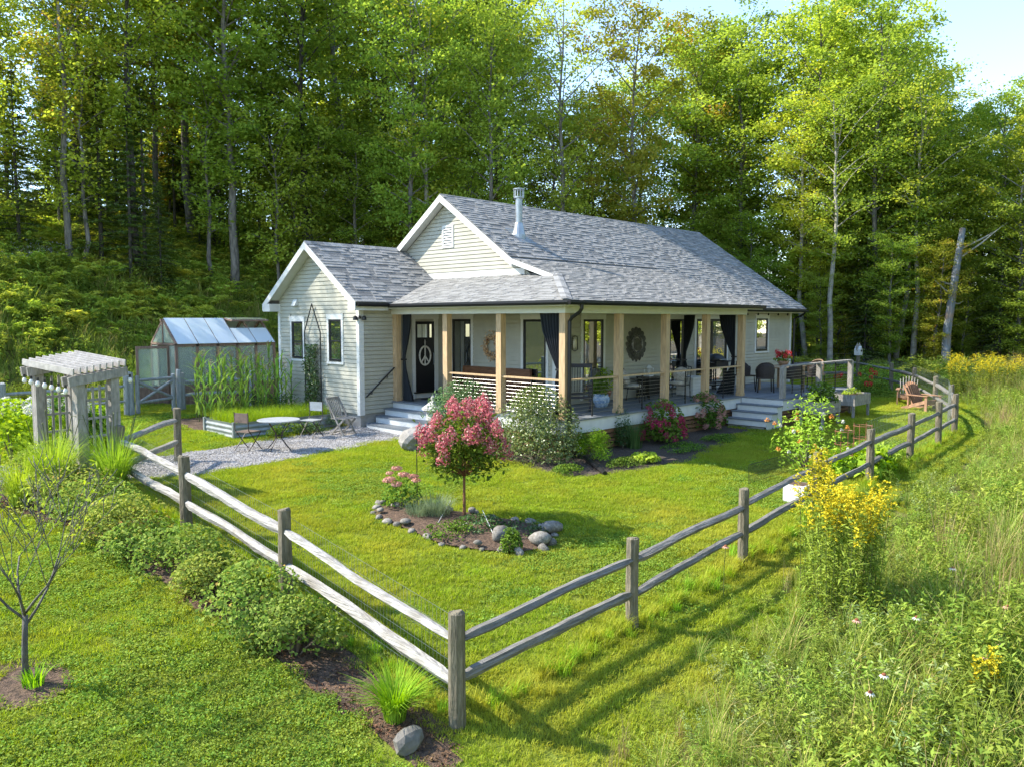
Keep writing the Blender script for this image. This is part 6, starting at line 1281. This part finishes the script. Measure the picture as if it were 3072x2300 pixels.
# named trees
def treepx(x, y, dep): p = at(x, y, dep); return Vector((p.x, p.y, gzf(p.x, p.y)))
def hillpx(x, y): return ongr(x, y)
p = hillpx(583, 742); plant('maple_tree', DEC[2], p, (1.25, 1.15), 1.0, t_green, bark, 'large mossy trunked maple at the forest edge above the greenhouse', 'tree')
p = hillpx(1050, 730) if hillpx(1050, 730).y > 15 else treepx(1050, 730, 33); plant('orange_maple', UND[2], p, (1.15, 1.0), 2.0, t_or, birch, 'slim maple with orange autumn leaves behind the wing roof', 'tree')
p = hillpx(515, 690); plant('orange_maple', UND[0], p, (.75, .8), 0.4, t_or, bark, 'small maple sapling with pale orange leaves under the hillside trees', 'tree')
p = hillpx(930, 705); plant('orange_maple', UND[1], p, (.95, 1.15), 0.9, t_turn, bark, 'yellowing maple sapling behind the wing gable', 'tree')
p = hillpx(20, 650); plant('orange_maple', UND[2], p, (1.3, 1.2), 3.9, t_turn, bark, 'bronze leaved sapling at the top of the fern slope', 'tree')
ds_ = hillpx(402, 782); sp2 = root('dead_spruce', ds_, 'pale dead spruce trunk with bare twigs standing on the hillside', 'tree'); m = MB(); m.tube([(0, 0, -.3), (.03, 0, 2.5), (.05, .02, 5.5), (.1, .0, 9.5)], [.13, .11, .08, .02], 9); part('trunk', m, pmat('silver_bark', (.34, .36, .38), .8, .35, 4, stretch=(3, 3, 1), bump=.5), sp2, smooth=True); m = MB()
for k in range(70):
    z = random.uniform(.6, 9.2); a = random.random()*6.28; L = random.uniform(.6, 1.9)*(1-z/12); e = Vector((math.cos(a)*L, math.sin(a)*L, z-random.uniform(-.1, .5)*L)); m.tube([(0, 0, z), e*.55+Vector((0, 0, z*.45+.04)), e], [.016, .011, .004], 4)
    for j in range(3): b = Vector((0, 0, z)).lerp(e, random.uniform(.4, .95)); m.tube([b, b+Vector((random.gauss(0, .2), random.gauss(0, .2), random.gauss(-.1, .12)))], [.006, .003], 3)
part('dead_branches', m, pmat('dead_twig', (.22, .24, .22), .85, .3, 5), sp2); n = 900; z = rng.uniform(5.2, 9.6, n); a = rng.random(n)*6.28; q = (1-z/11)*2.4*np.sqrt(rng.random(n)); V, F = leaves(np.stack([q*np.cos(a), q*np.sin(a), z-q*.25], 1), .16, .04, upn(n, .5)); link('crown', npmesh('crown', V, F), t_dark, sp2, kind='stuff')
sg = onz(2835, 1122, -.35); sg.z = gzf(sg.x, sg.y); sn = root('dead_snag', sg, 'broken off blue grey dead tree trunk beyond the meadow fence', 'tree'); dp = pix(sg)[2]; hs = 440/FPX*dp
m = MB().tube([(0, 0, -.4), (.02, 0, hs*.3), (.25, -.2, hs*.7), (.42, -.38, hs)], [.22, .19, .165, .14], 12, jit=.1); part('trunk', m, pmat('snag_wood', (.20, .225, .26), .8, .3, 3, stretch=(4, 4, .6), bump=.6, wear=((.34, .22, .13), 1.2)), sn); m = MB()
for z, a, L, up in ((.86, -.6, 2.6, .5), (.8, -.9, 1.9, .8), (.55, 2.6, 1.2, .6), (.5, -.2, .9, .1), (.62, 1.9, .8, .4), (.3, .3, .7, .2)): b = Vector((.42*z, -.38*z, hs*z)); e = b+Vector((math.cos(a)*L, math.sin(a)*L, up*L)); m.tube([b, b.lerp(e, .5)+Vector((0, 0, -.08)), e], [.05, .035, .01], 5)
part('dead_branch', m, pmat('dead_twig2', (.40, .38, .33), .85, .3, 5), sn)
for k, (x, y, d_) in enumerate(((2683, 1118, 41), (2738, 1112, 40), (2765, 1108, 43), (2420, 1085, 42), (2490, 1095, 40), (2600, 1105, 44))):
    p = treepx(x, y, d_); forest_b = plant('birch_tree', DEC[(4, 6, 1)[k % 3]], p, (.85, .86), k*1.3, TONES[k % 2][0], birch, 'pale trunked birch %s' % ('beyond the deck' if x < 2550 else 'behind the far fence near the snag'), 'tree', 'pale birches beyond the deck' if x < 2550 else 'pale birches near the snag')
for k, x in enumerate((1240, 1288, 1447, 1478, 1690, 1905)):      # trunks that rise behind the roof
    p = treepx(x, 850, 33+k % 3); plant('roadside_birch' if k == 1 else 'ridge_tree', DEC[(2, 6, 4, 0, 6, 2)[k]], p, (.85, .98), k*1.7, TONES[(0, 1, 0, 0, 1, 3)[k]][0], birch if k == 1 else bark, ('white trunked birch rising behind the gable peak', 'slim grey trunked tree rising behind the chimney flue')[0 if k == 1 else 1] if k < 4 else 'open crowned tree rising behind the far half of the ridge', 'tree', None if k == 1 else ('slim trees behind the flue' if k < 4 else 'open trees behind the ridge'))
# white aster drift at the left hill edge
P_ = np.array([tuple(ongr(random.uniform(2, 150), random.uniform(775, 815))) for _ in range(60)]); n = 900; c = P_[rng.integers(0, 60, n)]+rng.normal(size=(n, 3))*np.array([.25, .25, .12])+np.array([0, 0, .55]); V, F = leaves(c-P_[0], .07, .06, upn(n, .6)); link('white_asters', npmesh('white_asters', V, F), whitef, loc=tuple(P_[0]), label='drift of white asters on the fern slope', kind='stuff')
# trees out of view: shade on the garden, reflections in the windows
for k, (x, y, h) in enumerate(((-10.3, 19.7, .84), (-9.2, 20.7, .8))): plant('shade_tree', DEC[(6, 4, 6, 6)[k]], (x, y, gzf(x, y)), (h, h), k, TONES[k % 2][0], bark, 'tall tree on the hillside beyond the garden fence', 'tree', 'hillside trees beyond the garden fence')
for k in range(60): x = -14+(k % 30)*4.4+fr.uniform(-1.5, 1.5); y = -27-(k//30)*5+fr.uniform(-2, 2); plant('meadow_tree', DEC[(5, 3, 1)[k % 3]], (x, y, gzf(x, y)), (1.3, 1.0), k, TONES[(1, 0, 3, 1)[k % 4]][0], bark, 'tree on the far side of the meadow', 'tree', 'trees across the meadow')
